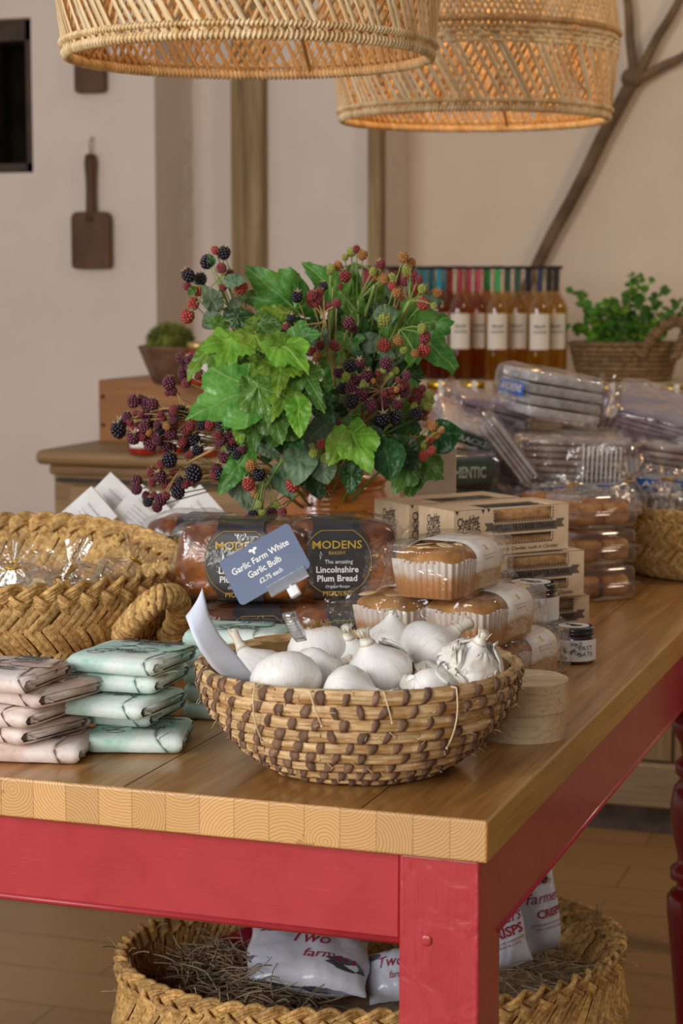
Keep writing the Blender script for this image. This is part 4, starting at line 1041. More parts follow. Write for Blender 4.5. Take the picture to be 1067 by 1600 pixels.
for k in range(5):
    pts = [((BR+.001)*cos(2*pi*k/5+.6)*(1-q)*1.0, (BR+.001)*sin(2*pi*k/5+.6)*(1-q), BH+.0015) for q in (0, .3, .6, .95)]; m.tube(pts, .0006, 4)
m.build('shrink_film', CLEAR, t)

# ------------------------------------------------------------------ cheese straw boxes
KRAFT = mat('kraft_board', 'd8b892', 'e2c6a4', scale=40, rough=.7, bump=.1, bscale=300)
KPRINT = mat('kraft_print_brown', '6b5a4c', rough=.7); KDARK = mat('kraft_print_dark', '3c3230', rough=.7)
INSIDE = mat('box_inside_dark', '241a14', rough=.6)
STRAW = mat('cheese_straw', 'b27a3c', 'e0b070', scale=70, rough=.6, bump=.7, bdist=.002)
WINF = film('window_film', fac=.05, edge=.35, sc=8, bs=.1)
BW, BD, BHt = .19, .088, .0645
def straws(label, loc, rz, seed=1, name='cheese_straw_box'):
    """near-left lower corner is the local origin; front face looks along -Y, end face along -X"""
    t = thing(name, label, 'food box', loc, rz, 'kraft boxes of cheese straws'); th = .0012
    wx0_, wx1 = .066, .162; wins = [(.0455, .0622), (.0155, .0270)]
    m = MB()
    def quad(x0, x1, z0, z1): m.box(((x0+x1)/2, th/2, (z0+z1)/2), (x1-x0, th, z1-z0))
    quad(0, wx0_, 0, BHt); quad(wx1, BW, 0, BHt)
    zs = [0, wins[1][0], wins[1][1], wins[0][0], wins[0][1], BHt]
    for a, b in ((0, 1), (2, 3), (4, 5)): quad(wx0_, wx1, zs[a], zs[b])
    m.box((BW/2, BD-th/2, BHt/2), (BW, th, BHt)); m.box((th/2, BD/2, BHt/2), (th, BD-2*th, BHt)); m.box((BW-th/2, BD/2, BHt/2), (th, BD-2*th, BHt)); m.box((BW/2, BD/2, th/2), (BW, BD, th))
    # top with a window running from the front edge
    m.box((wx0_/2-.006, BD/2, BHt-th/2), (wx0_-.012, BD, th)); m.box(((wx1+BW)/2, BD/2, BHt-th/2), (BW-wx1, BD, th)); m.box(((wx0_-.012+wx1)/2, BD*.80, BHt-th/2), (wx1-wx0_+.012, BD*.40, th)); m.box(((wx0_-.012+wx1)/2, .002, BHt-th/2), (wx1-wx0_+.012, .004, th))
    m.build('board_box', KRAFT, t, smooth=False)
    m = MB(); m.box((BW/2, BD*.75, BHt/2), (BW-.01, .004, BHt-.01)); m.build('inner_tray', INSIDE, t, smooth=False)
    for r_ in range(3):
        for c_ in range(2):
            m = MB(); y0 = .016+.021*c_; z0 = .014+.0185*r_
            m.grid(lambda u, v: (lerp(.02, BW-.014, u), y0+(.0088+.001*noise.noise(Vector((u*20, v*6, seed+r_))))*cos(v*2*pi+u*5), z0+(.0084+.001*noise.noise(Vector((u*20, v*6+9, seed))))*sin(v*2*pi+u*5)), 40, 10, cv=True); m.build('cheese_straw', STRAW, t)
    m = MB(); m.grid(lambda u, v: (lerp(wx0_-.002, wx1+.002, u), th+.0004, lerp(.004, .063, v)), 4, 4); m.grid(lambda u, v: (lerp(wx0_-.012, wx1+.002, u), lerp(.003, BD*.62, v), BHt-th-.0004), 4, 4); m.build('window', WINF, t)
    F = lambda x, z: (x, -.0004, z); E = lambda y, z: (-.0004, y, z)
    m = MB()                                        # scalloped window borders and ribbon banner
    for (z0, z1) in wins:
        n = 20
        for i in range(n):
            xx = lerp(wx0_-.001, wx1+.001, (i+.5)/n); m.add([F(xx-.0022, z0), F(xx+.0022, z0), F(xx+.0014, z0-.0024), F(xx-.0014, z0-.0024)], [(0, 1, 2, 3)])
        k = int((z1-z0)/.0036)
        for i in range(k):
            zz = z0+(i+.5)*(z1-z0)/k
            for (xx, sg) in ((wx0_, -1), (wx1, 1)): m.add([F(xx, zz-.0018), F(xx, zz+.0018), F(xx+sg*.0022, zz+.001), F(xx+sg*.0022, zz-.001)], [(0, 1, 2, 3)])
    m.build('window_border', KPRINT, t, smooth=False)
    bz = .0300; m = MB()
    m.add([F(.062, bz), F(.170, bz), F(.170, bz+.012), F(.062, bz+.012)], [(0, 1, 2, 3)])
    m.add([F(.049, bz+.0025), F(.063, bz+.0025), F(.063, bz+.0145), F(.049, bz+.0145), F(.054, bz+.0085)], [(0, 1, 2, 3, 4)]); m.add([F(.169, bz+.0025), F(.183, bz+.0025), F(.178, bz+.0085), F(.183, bz+.0145), F(.169, bz+.0145)], [(0, 1, 2, 3, 4)])
    pr = m.build('banner_print', KPRINT, t, smooth=False)
    m = MB()
    for (a, b) in ((.002, .0635), (.044, .0635), (.053, .0645)):
        if a < .06: m.add([F(a, b), F(a+.0055, b-.0005), F(a+.0032, b-.006)], [(0, 1, 2)])
    m.build('bunting_print', KDARK, t, smooth=False)
    m = MB(); m.text('CHEDDAR CHEESE STRAWS', .0100, lambda x, y: (x+.116, -.0008, y+bz+.006), width=.098, bold=.03); m.build('banner_lettering', mat('kraft_dark_letter', '3f352f', rough=.7), pr, smooth=False)
    m = MB(); me_ = MB()
    lg = [('Cheddar', .0165, .0480, .036), ('GORGE', .0160, .0360, .037), ('CHEESE', .0175, .0230, .041), ('COMPANY', .0155, .0100, .042)]
    for (s_, sz, zz, wd) in lg:
        ro = R(9)
        m.text(s_, sz, lambda x, y, zz=zz: F(.0245+x*cos(ro)-(y+zz-.03)*sin(ro)*.5, .031+(y+zz-.03)+x*sin(ro)), bold=.02, width=wd)
        me_.text(s_, sz, lambda x, y, zz=zz: E(.050-x*cos(ro)*.9, .031+(y+zz-.03)+x*sin(ro)), bold=.02, width=wd)
    m.text('with the only Cheddar made in Cheddar', .0055, lambda x, y: F(x+.125, y+.0022+.0008), width=.10, shear=.3, bold=.005) if 0 else None
    me_.text('www.cheddargorge', .0048, lambda x, y: E(.055-x, y+.004))
    m.build('logo_lettering', KDARK, t, smooth=False); me_.build('end_lettering', KDARK, t, smooth=False)
    m = MB(); m.text('with the only Cheddar made in Cheddar', .0070, lambda x, y: F(x+.112, y+.0070), width=.120, shear=.3, bold=.01); m.build('script_lettering', KPRINT, pr, smooth=False)
    return t
b0 = onD(709, 798, 2.65); ar = YAW+R(30)
ux = Vector((cos(ar), sin(ar), 0)); uy = Vector((-sin(ar), cos(ar), 0)); g0 = Vector((b0.x, b0.y, TZ))
straws('kraft box of cheese straws with the full company logo showing, topmost of the front stack', g0+Vector((0, 0, .1305)), ar)
straws('kraft box of cheese straws, middle of the front stack', g0+ux*.020+uy*-.004+Vector((0, 0, .0652)), ar-R(2), 2)
straws('kraft box of cheese straws, lowest of the front stack, behind the jam jars', g0+ux*.034-uy*.002, ar-R(1), 3)
q0 = g0+uy*.094-ux*.012
straws('kraft box of cheese straws nearest the terracotta pot, topmost of the rear stack', q0+Vector((0, 0, .1305)), ar+R(2), 4)
straws('kraft box of cheese straws in the middle of the rear stack', q0+Vector((0, 0, .0652))+ux*.01, ar+R(1), 5)
straws('kraft box of cheese straws, lowest of the rear stack', q0+ux*.005, ar, 6)

# ------------------------------------------------------------------ clamshells of pastries
CLAM = film('clear_clamshell', 'f6f4f2', fac=.08, edge=.5, rough=.06, sc=6, bs=.15)
PAST = mat('baked_pastry', 'b06c34', 'e8b070', scale=40, rough=.5, bump=.6, bdist=.003)
def clam(label, loc, rz, seed, s_=(.125, .11, .056)):
    t = thing('pastry_tray', label, 'pastry box', loc, rz, 'clear clamshell trays of pastries'); w_, d_, h_ = s_
    m = MB(); m.rbox((0, 0, h_*.24), (w_*.92, d_*.92, h_*.46), .008); m.rbox((0, 0, h_*.72), (w_*.92, d_*.92, h_*.5), .009); m.rbox((0, 0, h_*.48), (w_, d_, .004), .0018)
    m.build('clear_tray', CLAM, t)
    rs = random.Random(seed)
    for i in range(2):
        for j in range(2):
            m = MB(); c = Vector(((i-.5)*w_*.42, (j-.5)*d_*.42, h_*.40))
            m.grid(lambda u, v: c+Vector(tuple(superl(u, v, w_*.38, d_*.38, h_*.62, .5, .5)))*(1+.10*noise.noise(Vector((cos(u*6.28)*3, sin(u*6.28)*3, v*5+seed+i*3+j)))+.03*sin(v*40)), 28, 14, cu=True); m.build('pastry', PAST, t)
    return t
cp = onD(920, 930, 3.14)
for k in range(3):
    clam('clear clamshell tray of pastries beside the kraft boxes, %s of its stack' % ('lowest', 'middle', 'topmost')[k], (cp.x, cp.y, TZ+k*.0575), YAW+R(24+3*k), k+2)
c2 = cp+uy*.135+ux*.03
for k in range(3):
    clam('clear clamshell tray of pastries in the rear stack against the straw basket, %s' % ('lowest', 'middle', 'topmost')[k], (c2.x, c2.y, TZ+k*.0575), YAW+R(20-2*k), k+9)
# ------------------------------------------------------------------ glazed pot
PD = 2.93; pp_ = onD(519, 800, PD); pc_ = Vector((pp_.x, pp_.y, TZ))
g = G('glazed_terracotta'); v = g.obj(); n1 = g.noise(g.obj((1, 1, 2)), 16, 5, .6); vo = g.n('TexVoronoi'); g.t.links.new(v, vo.inputs[0]); vo.inputs['Scale'].default_value = 75
col = g.ramp(n1, [(.3, lin('a85c1c')), (.55, lin('c8782c')), (.75, lin('d68c3c'))]); spk = g.math('LESS_THAN', vo.outputs[0], .16)
col = g.mix(g.math('MULTIPLY', spk, .5), col, lin('4a2410')); g.base(col, .16, coat=.8); sz_ = g.n('SeparateXYZ'); g.t.links.new(v, sz_.inputs[0])
g.bump(g.math('ADD', g.math('SINE', g.math('MULTIPLY', sz_.outputs[2], 900)), g.math('MULTIPLY', n1, 3)), .10, .002); POTM = g.m
t = thing('glazed_pot', 'orange-brown glazed terracotta pot holding the bramble bouquet', 'pot', pc_)
m = MB(); m.lathe([(0, 0), (.062, 0), (.070, .01), (.079, .05), (.086, .10), (.088, .145), (.084, .178), (.0765, .196), (.077, .203), (.083, .209), (.084, .217), (.080, .221), (.074, .215), (.070, .195), (.076, .15), (.07, .03), (0, .012)], 56)
m.build('pot_body', POTM, t)
m = MB(); m.lathe([(.0775, .197), (.0795, .200), (.0775, .203)], 56); m.build('neck_ring', POTM, t)

# ------------------------------------------------------------------ leaves
def leafmat(name, c1, c2, vein, gl=.38, trl=.25, pk=.6):
    g = G(name); at = g.n('Attribute', attribute_name='leafuv'); sp_ = g.n('SeparateXYZ'); g.t.links.new(at.outputs['Vector'], sp_.inputs[0])
    x, y, kd = sp_.outputs
    ang = g.math('ABSOLUTE', g.math('ARCTAN2', x, y)); rad = g.math('SQRT', g.math('ADD', g.math('MULTIPLY', x, x), g.math('MULTIPLY', y, y)))
    pa = g.math('PINGPONG', ang, .5); mainl = g.math('MULTIPLY', pa, rad); maino = g.math('ABSOLUTE', x)
    kk = g.math('GREATER_THAN', kd, .5)                    # 1 = lobed, 0 = simple
    main = g.math('ADD', g.math('MULTIPLY', kk, mainl), g.math('MULTIPLY', g.math('SUBTRACT', 1.0, kk), maino))
    along = g.math('ADD', g.math('MULTIPLY', kk, rad), g.math('MULTIPLY', g.math('SUBTRACT', 1.0, kk), y))
    sec = g.math('PINGPONG', g.math('SUBTRACT', along, g.math('MULTIPLY', main, .9)), .065)
    v1 = g.math('LESS_THAN', main, .011); v2 = g.math('MULTIPLY', g.math('LESS_THAN', sec, .007), .6); vn = g.math('MAXIMUM', v1, v2)
    n1 = g.noise(g.obj(), 26, 3, .6)
    col = g.ramp(n1, [(.35, lin(c1)), (.65, lin(c2))])
    hs = g.n('HueSaturation'); g.set(hs, 'Color', col); g.set(hs, 'Value', g.math('MULTIPLY_ADD', g.island(), .46, .74)); g.set(hs, 'Hue', g.math('MULTIPLY_ADD', g.island(), .03, .485)); col = hs.outputs[0]
    col = g.mix(g.math('MULTIPLY', vn, .55), col, lin(vein)); g.base(col, gl, spec=.4)
    vz = g.n('TexVoronoi'); g.t.links.new(g.obj(), vz.inputs[0]); vz.inputs['Scale'].default_value = 130
    g.bump(g.math('SUBTRACT', g.math('MULTIPLY', vz.outputs[0], -pk), g.math('MULTIPLY', vn, .5)), .5, .0018)
    tl = g.n('BsdfTranslucent'); g.t.links.new(col, tl.inputs[0]); mx = g.n('MixShader'); mx.inputs[0].default_value = trl
    g.t.links.new(g.p.outputs[0], mx.inputs[1]); g.t.links.new(tl.outputs[0], mx.inputs[2]); g.t.links.new(mx.outputs[0], g.out.inputs[0]); return g.m
LB = leafmat('leaf_bright', '5c8c22', '84b03a', 'a9c860'); LM = leafmat('leaf_mid', '3f7028', '5f8f3a', '8fb35e')
LD = leafmat('leaf_dark', '21461c', '386330', '5f8850', .36, .15); LGY = leafmat('leaf_grey_green', '566f50', '73896a', '93a688', .55, .15, .3)
LPU = leafmat('leaf_puckered', '4f8230', '74a648', '9cc070', .30, .2, 1.3)
LEAFM = [LB, LM, LD, LGY, LPU]; STEM = mat('green_stem', '6f8a3c', '93a656', scale=30, rough=.5); TWIG = mat('tan_twig', '8f7448', 'b3975f', scale=30, rough=.7)
def leaf_shape(kind, rs, wid):
    n = 120; out = []
    tn = rs.uniform(0, 1)
    for i in range(n):
        ph = -pi+2*pi*i/n; a = abs(ph)
        if kind == 1:                                # five-lobed, toothed
            lobes = ((0, .86), (1.02, .68), (2.05, .50)); r_ = .40
            for (c, L) in lobes:
                q = max(0, 1-abs(a-c)/.62); r_ = max(r_, .40+(L-.40)*q**.85)
            if a > 2.5: r_ *= max(.25, 1-(a-2.5)/.85)
            tooth = (.075*abs(((ph*4.6+tn) % 1)-.35)+.03*abs(((ph*12.3+tn) % 1)-.4))*(.5+r_)
            r_ = r_-.02+tooth*1.3; out.append((r_*sin(ph)*wid, .12+r_*cos(ph)))
        elif kind == 2:                              # three broad lobes
            r_ = .47
            for (c, L) in ((0, .84), (1.0, .72), (1.95, .50)):
                q = max(0, 1-abs(a-c)/.72); r_ = max(r_, .47+(L-.47)*q**.8)
            if a > 2.45: r_ *= max(.25, 1-(a-2.45)/.9)
            r_ += .085*r_*abs(((ph*4.4+tn) % 1)-.35)+.035*abs(((ph*11.7) % 1)-.4)-.03; out.append((r_*sin(ph)*wid, .14+r_*cos(ph)))
        else:                                        # ovate, pointed, serrate
            t_ = (1-cos(ph))/2; yy = 1-t_; wv = .36*wid*(sin(pi*min(1, yy**.85))**.8 if 0 < yy < 1 else 0)*(1.05-.1*yy)
            sg = 1 if ph > 0 else -1; wv += (.016*abs(((yy*17+tn) % 1)) if .04 < yy < .96 else 0); out.append((sg*wv, yy))
    return out
def leaf(m, b, t_, kind, mi, seed, wid=1.0, face=(0, 0), curl=.22, fold=.34, wavy=.10, pet=None):
    rs = random.Random(seed); b, t_ = Vector(b), Vector(t_); wid = wid*(.80 if kind else .84); y = (t_-b); L = y.length; y /= L
    n0 = (-CF+CR*face[0]+Vector((0, 0, 1))*face[1]+Vector((0, 0, .25))); z = (n0-y*n0.dot(y)).normalized(); x = y.cross(z)
    Mx = Matrix((x, y, z)).transposed().to_4x4(); Mx.translation = b
    out = leaf_shape(kind, rs, wid); cy = .13 if kind else .45; nr = 6; vs = []; uv = []; n = len(out)
    def zz(px, py):
        q = -curl*(py-.35)**2*1.6-curl*.5*px*px*2+fold*(abs(px)**1.2)*.7*(.4+.6*py)
        q += wavy*noise.noise(Vector((px*4, py*4, seed)))+wavy*.5*noise.noise(Vector((px*11, py*11, seed+3)))
        return q
    for k in range(nr+1):
        f = (k/nr)**.85
        for (ox, oy) in out:
            px, py = ox*f, cy+(oy-cy)*f
            vs.append((px*L, py*L, zz(px, py)*L)); uv.append((px, py-(.12 if kind else 0), 1.0 if kind else 0.0))
    fs = []
    for k in range(nr):
        for i in range(n):
            j = (i+1) % n; fs.append((k*n+i, k*n+j, (k+1)*n+j, (k+1)*n+i))
    m.add(vs, fs, mi, Mx, uv)

# ------------------------------------------------------------------ berries (one mesh per ripeness, copied)
def berry_mesh(name, c1, c2, seed, elong=1.08, gl=.22):
    rs = random.Random(seed); m = MB(); N = 46
    for i in range(N):
        z = 1-2*(i+.5)/N; a = i*2.39996; r_ = sqrt(1-z*z); 
        if z > .86: continue
        m.sph((r_*cos(a)*.80, r_*sin(a)*.80, z*.80*elong), .27, 7, 5, mi=0)
    m.sph((0, 0, 0), (.78, .78, .78*elong), 10, 7, mi=0)
    for k in range(5):
        a = 2*pi*k/5; m.add([(0, 0, .80*elong), (.30*cos(a-.4), .30*sin(a-.4), .84*elong), (.85*cos(a), .85*sin(a), .95*elong+.2), (.30*cos(a+.4), .30*sin(a+.4), .84*elong)], [(0, 1, 2, 3)], mi=1)
    o = m.build(name, [mat('berry_'+name, c1, c2, scale=2.2, rough=gl, isl=.2, coat=.3), mat('berry_calyx', 'a89a68', 'c9bd8c', rough=.7)]); me = o.data; bpy.data.objects.remove(o); return me
BM = {'k': berry_mesh('black', '0f0a14', '1c1428', 1), 'p': berry_mesh('purple', '4a1826', '66243a', 2), 'd': berry_mesh('dark_red', '6e2026', '8a3232', 3),
      'r': berry_mesh('red', '8e2a24', 'b04a3c', 4), 'o': berry_mesh('orange', '94582c', 'b0803c', 5), 'g': berry_mesh('green', '7e8a30', 'a4a850', 6)}
BM['b'] = BM['d']
MOUTH = pc_+Vector((0, 0, .20))
def berry(par, p, rpx, col, D, rs):
    o = bpy.data.objects.new('berry', BM[col]); COL.objects.link(o); o.parent = par; o.location = p; r_ = rpx*.92/FPX*D; o.scale = (r_, r_, r_*rs.uniform(.95, 1.15))
    o.rotation_euler = (rs.uniform(-.7, .5), rs.uniform(-.6, .6), rs.uniform(0, 6)); return o
def spray(label, hub, hubD, bl, leaves=(), seed=1, stems=(), woody=False, name='bramble_spray', via=None, thick=.0022, cat='bramble spray'):
    """hub: pixel where the pedicels gather; bl: list of (px,py,radius px,colour[,dD])"""
    rs = random.Random(seed); t = thing(name, label, cat, (0, 0, 0)); H = onD(*hub, hubD); m = MB()
    base = MOUTH+Vector((rs.uniform(-.035, .035), rs.uniform(-.03, .03), -.07)); mid = base.lerp(H, .5)+Vector((0, 0, .04)) if via is None else onD(*via[:2], via[2])
    pts = bez(base, mid, H, 16); m.tube(pts, [thick*(1.2-.5*i/16) for i in range(17)], 7)
    for (a, b, D1, D2, th) in stems: pa, pb = onD(*a, D1), onD(*b, D2); m.tube(bez(pa, pa.lerp(pb, .5)+Vector((rs.uniform(-.004, .004), 0, rs.uniform(0, .006))), pb, 6), th, 6)
    for q in bl:
        px, py, rp, c = q[:4]; D = hubD+(q[4] if len(q) > 4 else rs.uniform(-.02, .015)); p = onD(px, py, D); berry(t, p, rp, c, D, rs)
        k = max(0, min(15, int(15*(1-min(.5, (p-H).length/.12))))) if rs.random() < .6 else 16
        s_ = pts[k]; m.tube(bez(s_, s_.lerp(p, .6)+Vector((0, 0, .006)), p, 5), .0009, 5)
    m.build('stems', TWIG if woody else STEM, t)
    if leaves:
        m = MB()
        for i, lf in enumerate(leaves):
            (bx, by), (tx, ty), D1, D2, kind, mi = lf[:6]; kw = lf[6] if len(lf) > 6 else {}
            leaf(m, onD(bx, by, D1), onD(tx, ty, D2), kind, mi, seed*31+i, **kw)
            m2 = None
        m.build('leaves', LEAFM, t, leafuv=True)
        m = MB()
        for lf in leaves:
            p = onD(*lf[0], lf[2]); k = min(range(len(pts)), key=lambda i: (pts[i]-p).length); m.tube(bez(pts[max(0, k-2)], pts[k].lerp(p, .5)+Vector((0, 0, .004)), p, 5), .0009, 5)
        m.build('leaf_stalks', STEM, t)
    return t
rsx = random.Random(77)
def cloud(cx, cy, rx, ry, n, mix, r0=6, r1=9):
    out = []; tries = 0
    while len(out) < n and tries < 4000:
        tries += 1; a = rsx.uniform(0, 6.28); k = sqrt(rsx.random()); x, y = cx+rx*k*cos(a), cy+ry*k*sin(a); r_ = rsx.uniform(r0, r1)
        if all((x-o[0])**2+(y-o[1])**2 > (.62*(r_+o[2]))**2 for o in out): out.append((x, y, r_, rsx.choice(mix)))
    return out
W = dict
spray('bramble spray with black and red berries standing highest at the upper left', (338, 440), 2.76,
  [(350, 395, 11, 'k'), (324, 409, 12, 'k'), (294, 430, 11, 'k'), (313, 436, 11, 'k'), (336, 391, 7, 'r'), (346, 419, 9, 'd'), (359, 427, 7, 'd'), (377, 449, 11, 'r'), (302, 474, 10, 'r'), (293, 494, 12, 'r'), (292, 447, 7, 'd'), (310, 455, 9, 'r'), (349, 448, 7, 'd'), (388, 487, 6, 'r')],
  [((346, 440), (384, 437), 2.75, 2.74, 0, 3, W(wid=.9)), ((345, 488), (318, 448), 2.75, 2.73, 0, 3, W(wid=1.0)), ((343, 490), (314, 512), 2.74, 2.75, 0, 3, W(wid=1.3)), ((358, 478), (382, 466), 2.76, 2.77, 0, 3), ((334, 415), (326, 396), 2.75, 2.75, 0, 2), ((306, 447), (294, 462), 2.75, 2.74, 0, 1), ((352, 480), (372, 512), 2.77, 2.77, 0, 3)],
  seed=1, stems=[((334, 500), (350, 400), 2.77, 2.76, .0012)])
spray('green and orange unripe bramble sprig, highest at the top centre', (560, 470), 2.8,
  [(549, 394, 8, 'g'), (566, 398, 9, 'o'), (539, 402, 6, 'g'), (557, 389, 6, 'd'), (595, 412, 8, 'd'), (590, 430, 9, 'o'), (600, 436, 8, 'o'), (612, 434, 8, 'g'), (583, 424, 7, 'g')],
  [((603, 440), (622, 470), 2.83, 2.84, 0, 3)], seed=2, stems=[((552, 410), (590, 425), 2.79, 2.8, .0014), ((585, 445), (566, 505), 2.79, 2.82, .002)])
spray('short sprig of red-brown berries in front of the tall upper leaf', (520, 450), 2.78,
  [(517, 420, 8, 'g'), (528, 416, 8, 'o'), (539, 431, 10, 'd'), (515, 425, 5, 'g'), (532, 448, 5, 'd'), (497, 466, 8, 'd'), (488, 475, 6, 'd')], seed=3, stems=[((530, 455), (560, 490), 2.78, 2.8, .0015)])
spray('upright bramble spray with clustered red and green berries at the upper right', (640, 470), 2.74,
  [(630, 402, 9, 'o'), (642, 410, 8, 'o'), (636, 422, 9, 'g'), (645, 431, 9, 'd'), (655, 437, 7, 'd'), (613, 447, 8, 'r'), (620, 457, 9, 'o'), (647, 449, 9, 'r'), (660, 451, 8, 'g'), (661, 474, 11, 'r'), (682, 458, 9, 'o'), (678, 478, 6, 'g'), (633, 440, 7, 'd'), (650, 460, 7, 'r')],
  [((600, 475), (604, 510), 2.74, 2.72, 0, 3, W(wid=1.5)), ((660, 463), (696, 471), 2.74, 2.75, 0, 3, W(wid=.8)), ((625, 540), (640, 512), 2.78, 2.78, 0, 3)], seed=4, stems=[((640, 470), (612, 530), 2.74, 2.78, .0026)])
spray('bramble sprig with bright red and green berries in the right half', (625, 515), 2.72,
  [(600, 500, 11, 'g'), (600, 539, 11, 'r'), (622, 532, 9, 'o'), (631, 547, 7, 'g'), (659, 513, 8, 'g'), (664, 526, 10, 'd'), (662, 547, 11, 'r'), (648, 552, 7, 'o')],
  [((618, 560), (590, 548), 2.74, 2.73, 0, 3), ((602, 560), (608, 600), 2.78, 2.76, 0, 3, W(wid=1.1)), ((628, 548), (612, 572), 2.75, 2.75, 0, 3)], seed=5)
spray('dried tan spray with small dark and pink berries at the upper centre', (507, 500), 2.68,
  [(464, 463, 10, 'k'), (487, 462, 9, 'd'), (494, 470, 10, 'd'), (499, 456, 8, 'd'), (484, 472, 7, 'd'), (505, 447, 8, 'k'), (526, 474, 8, 'd'), (512, 479, 7, 'd'), (455, 496, 8, 'k'), (447, 510, 7, 'd'), (453, 517, 7, 'k'), (475, 532, 8, 'r'), (487, 548, 7, 'd'), (496, 557, 8, 'o'), (523, 540, 9, 'd'), (545, 505, 11, 'p'), (552, 513, 8, 'p'), (500, 540, 8, 'd')],
  [((507, 512), (512, 540), 2.67, 2.67, 0, 3, W(wid=.5)), ((500, 535), (468, 545), 2.69, 2.68, 0, 3, W(wid=.6))], seed=6, woody=True, stems=[((507, 500), (524, 605), 2.68, 2.7, .0022), ((507, 505), (465, 513), 2.68, 2.67, .001), ((505, 490), (535, 475), 2.68, 2.67, .001)])
spray('large central spray of purple and black berries', (595, 610), 2.66,
  [(547, 571, 12, 'k'), (563, 566, 9, 'p'), (603, 567, 11, 'p'), (529, 582, 10, 'p'), (573, 587, 11, 'p'), (555, 592, 10, 'p'), (548, 607, 11, 'p'), (565, 615, 12, 'p'), (587, 613, 10, 'p'), (580, 633, 10, 'p'), (599, 630, 10, 'p'), (621, 630, 10, 'p'), (632, 610, 11, 'p'), (635, 587, 8, 'p'), (599, 654, 13, 'k'), (617, 652, 12, 'k'), (553, 671, 12, 'k'), (632, 600, 8, 'd'), (598, 641, 8, 'd'), (575, 622, 8, 'k'), (541, 588, 7, 'g'), (612, 618, 6, 'd'), (568, 600, 6, 'g')]
  + cloud(607, 596, 26, 20, 14, 'gdod', 4, 6) + [(533, 660, 7, 'd'), (569, 664, 6, 'd'), (575, 678, 9, 'p'), (549, 626, 12, 'k'), (536, 606, 9, 'k')], seed=7, woody=True)
spray('bramble sprig with small greenish berries hanging at the right side', (648, 622), 2.72,
  [(650, 646, 11, 'k')]+cloud(658, 628, 17, 26, 16, 'gogd', 6, 8), [((640, 590), (655, 640), 2.76, 2.74, 0, 1, W(wid=.7))], seed=8)
spray('bramble sprig with red and green berries in front of the round dark leaf', (655, 700), 2.68,
  [(676, 666, 8, 'o'), (681, 679, 8, 'o'), (671, 687, 8, 'r'), (642, 691, 10, 'r'), (646, 711, 9, 'g'), (662, 712, 9, 'r'), (674, 704, 8, 'r'), (662, 697, 6, 'g'), (690, 672, 6, 'o')],
  [((668, 690), (722, 672), 2.72, 2.70, 0, 2, W(wid=1.5, curl=.05)), ((655, 700), (640, 772), 2.74, 2.68, 2, 1, W(wid=.95)), ((634, 690), (690, 745), 2.76, 2.72, 1, 1, W(wid=.8))], seed=9)
spray('long spray of dark purple berries reaching furthest left over the chest of drawers', (300, 655), 2.72,
  [(209, 627, 11, 'p'), (220, 624, 8, 'p'), (228, 630, 10, 'p'), (238, 632, 11, 'p'), (185, 672, 13, 'k'), (189, 662, 10, 'p'), (198, 652, 9, 'p'), (228, 651, 11, 'p'), (226, 667, 10, 'p'), (209, 683, 12, 'p'), (283, 645, 13, 'k'), (271, 640, 8, 'd'), (257, 647, 9, 'p'), (252, 655, 9, 'd'), (266, 678, 11, 'p'), (234, 694, 11, 'p'), (245, 689, 9, 'p'), (258, 695, 10, 'p'), (267, 701, 10, 'p'), (285, 690, 9, 'd'), (303, 686, 11, 'k'), (309, 703, 10, 'k'), (291, 672, 10, 'd'), (297, 665, 9, 'd'), (264, 598, 11, 'p'), (270, 611, 8, 'p'), (262, 613, 6, 'd'), (271, 656, 8, 'p'), (222, 682, 8, 'd'), (250, 672, 8, 'k'), (238, 665, 8, 'k'), (290, 698, 8, 'k'), (296, 714, 7, 'd'), (315, 664, 9, 'k')]
  + cloud(240, 662, 40, 22, 22, 'ddpo', 5, 7), seed=10, woody=True, via=(400, 640, 2.74), stems=[((315, 635), (250, 640), 2.72, 2.72, .002), ((250, 640), (195, 660), 2.72, 2.72, .0012), ((282, 634), (276, 612), 2.72, 2.72, .0012)])
spray('lower left spray of purple and black berries hanging over the white cards', (285, 730), 2.68,
  [(265, 718, 13, 'k'), (303, 739, 14, 'k'), (272, 736, 9, 'd'), (250, 744, 11, 'p'), (236, 737, 8, 'd'), (213, 752, 10, 'p'), (213, 764, 10, 'p'), (261, 758, 9, 'd'), (271, 755, 9, 'd'), (282, 752, 9, 'k'), (289, 756, 9, 'd'), (278, 768, 12, 'k'), (251, 781, 11, 'p'), (259, 775, 8, 'd'), (231, 784, 9, 'k'), (245, 792, 9, 'p'), (296, 712, 8, 'd'), (228, 774, 7, 'd'), (300, 752, 7, 'p'), (250, 726, 7, 'd'), (237, 754, 7, 'd'), (240, 775, 7, 'd')], seed=11, woody=True, via=(380, 700, 2.7), stems=[((335, 702), (285, 728), 2.68, 2.68, .0020), ((285, 728), (245, 756), 2.68, 2.68, .0014)])
spray('short sprig of black and purple berries just under the puckered leaf', (352, 690), 2.67,
  [(350, 664, 13, 'k'), (328, 664, 9, 'd'), (345, 688, 9, 'p'), (355, 682, 9, 'p'), (365, 701, 12, 'k'), (370, 710, 9, 'k'), (377, 704, 8, 'p'), (351, 714, 11, 'p'), (338, 732, 9, 'p'), (347, 741, 13, 'k'), (335, 742, 8, 'd'), (340, 680, 8, 'd'), (362, 688, 7, 'd'), (366, 712, 7, 'd')],
  [((400, 690), (340, 772), 2.66, 2.64, 0, 1, W(wid=.6)), ((362, 735), (393, 790), 2.68, 2.66, 0, 3, W(wid=1.1))], seed=12)
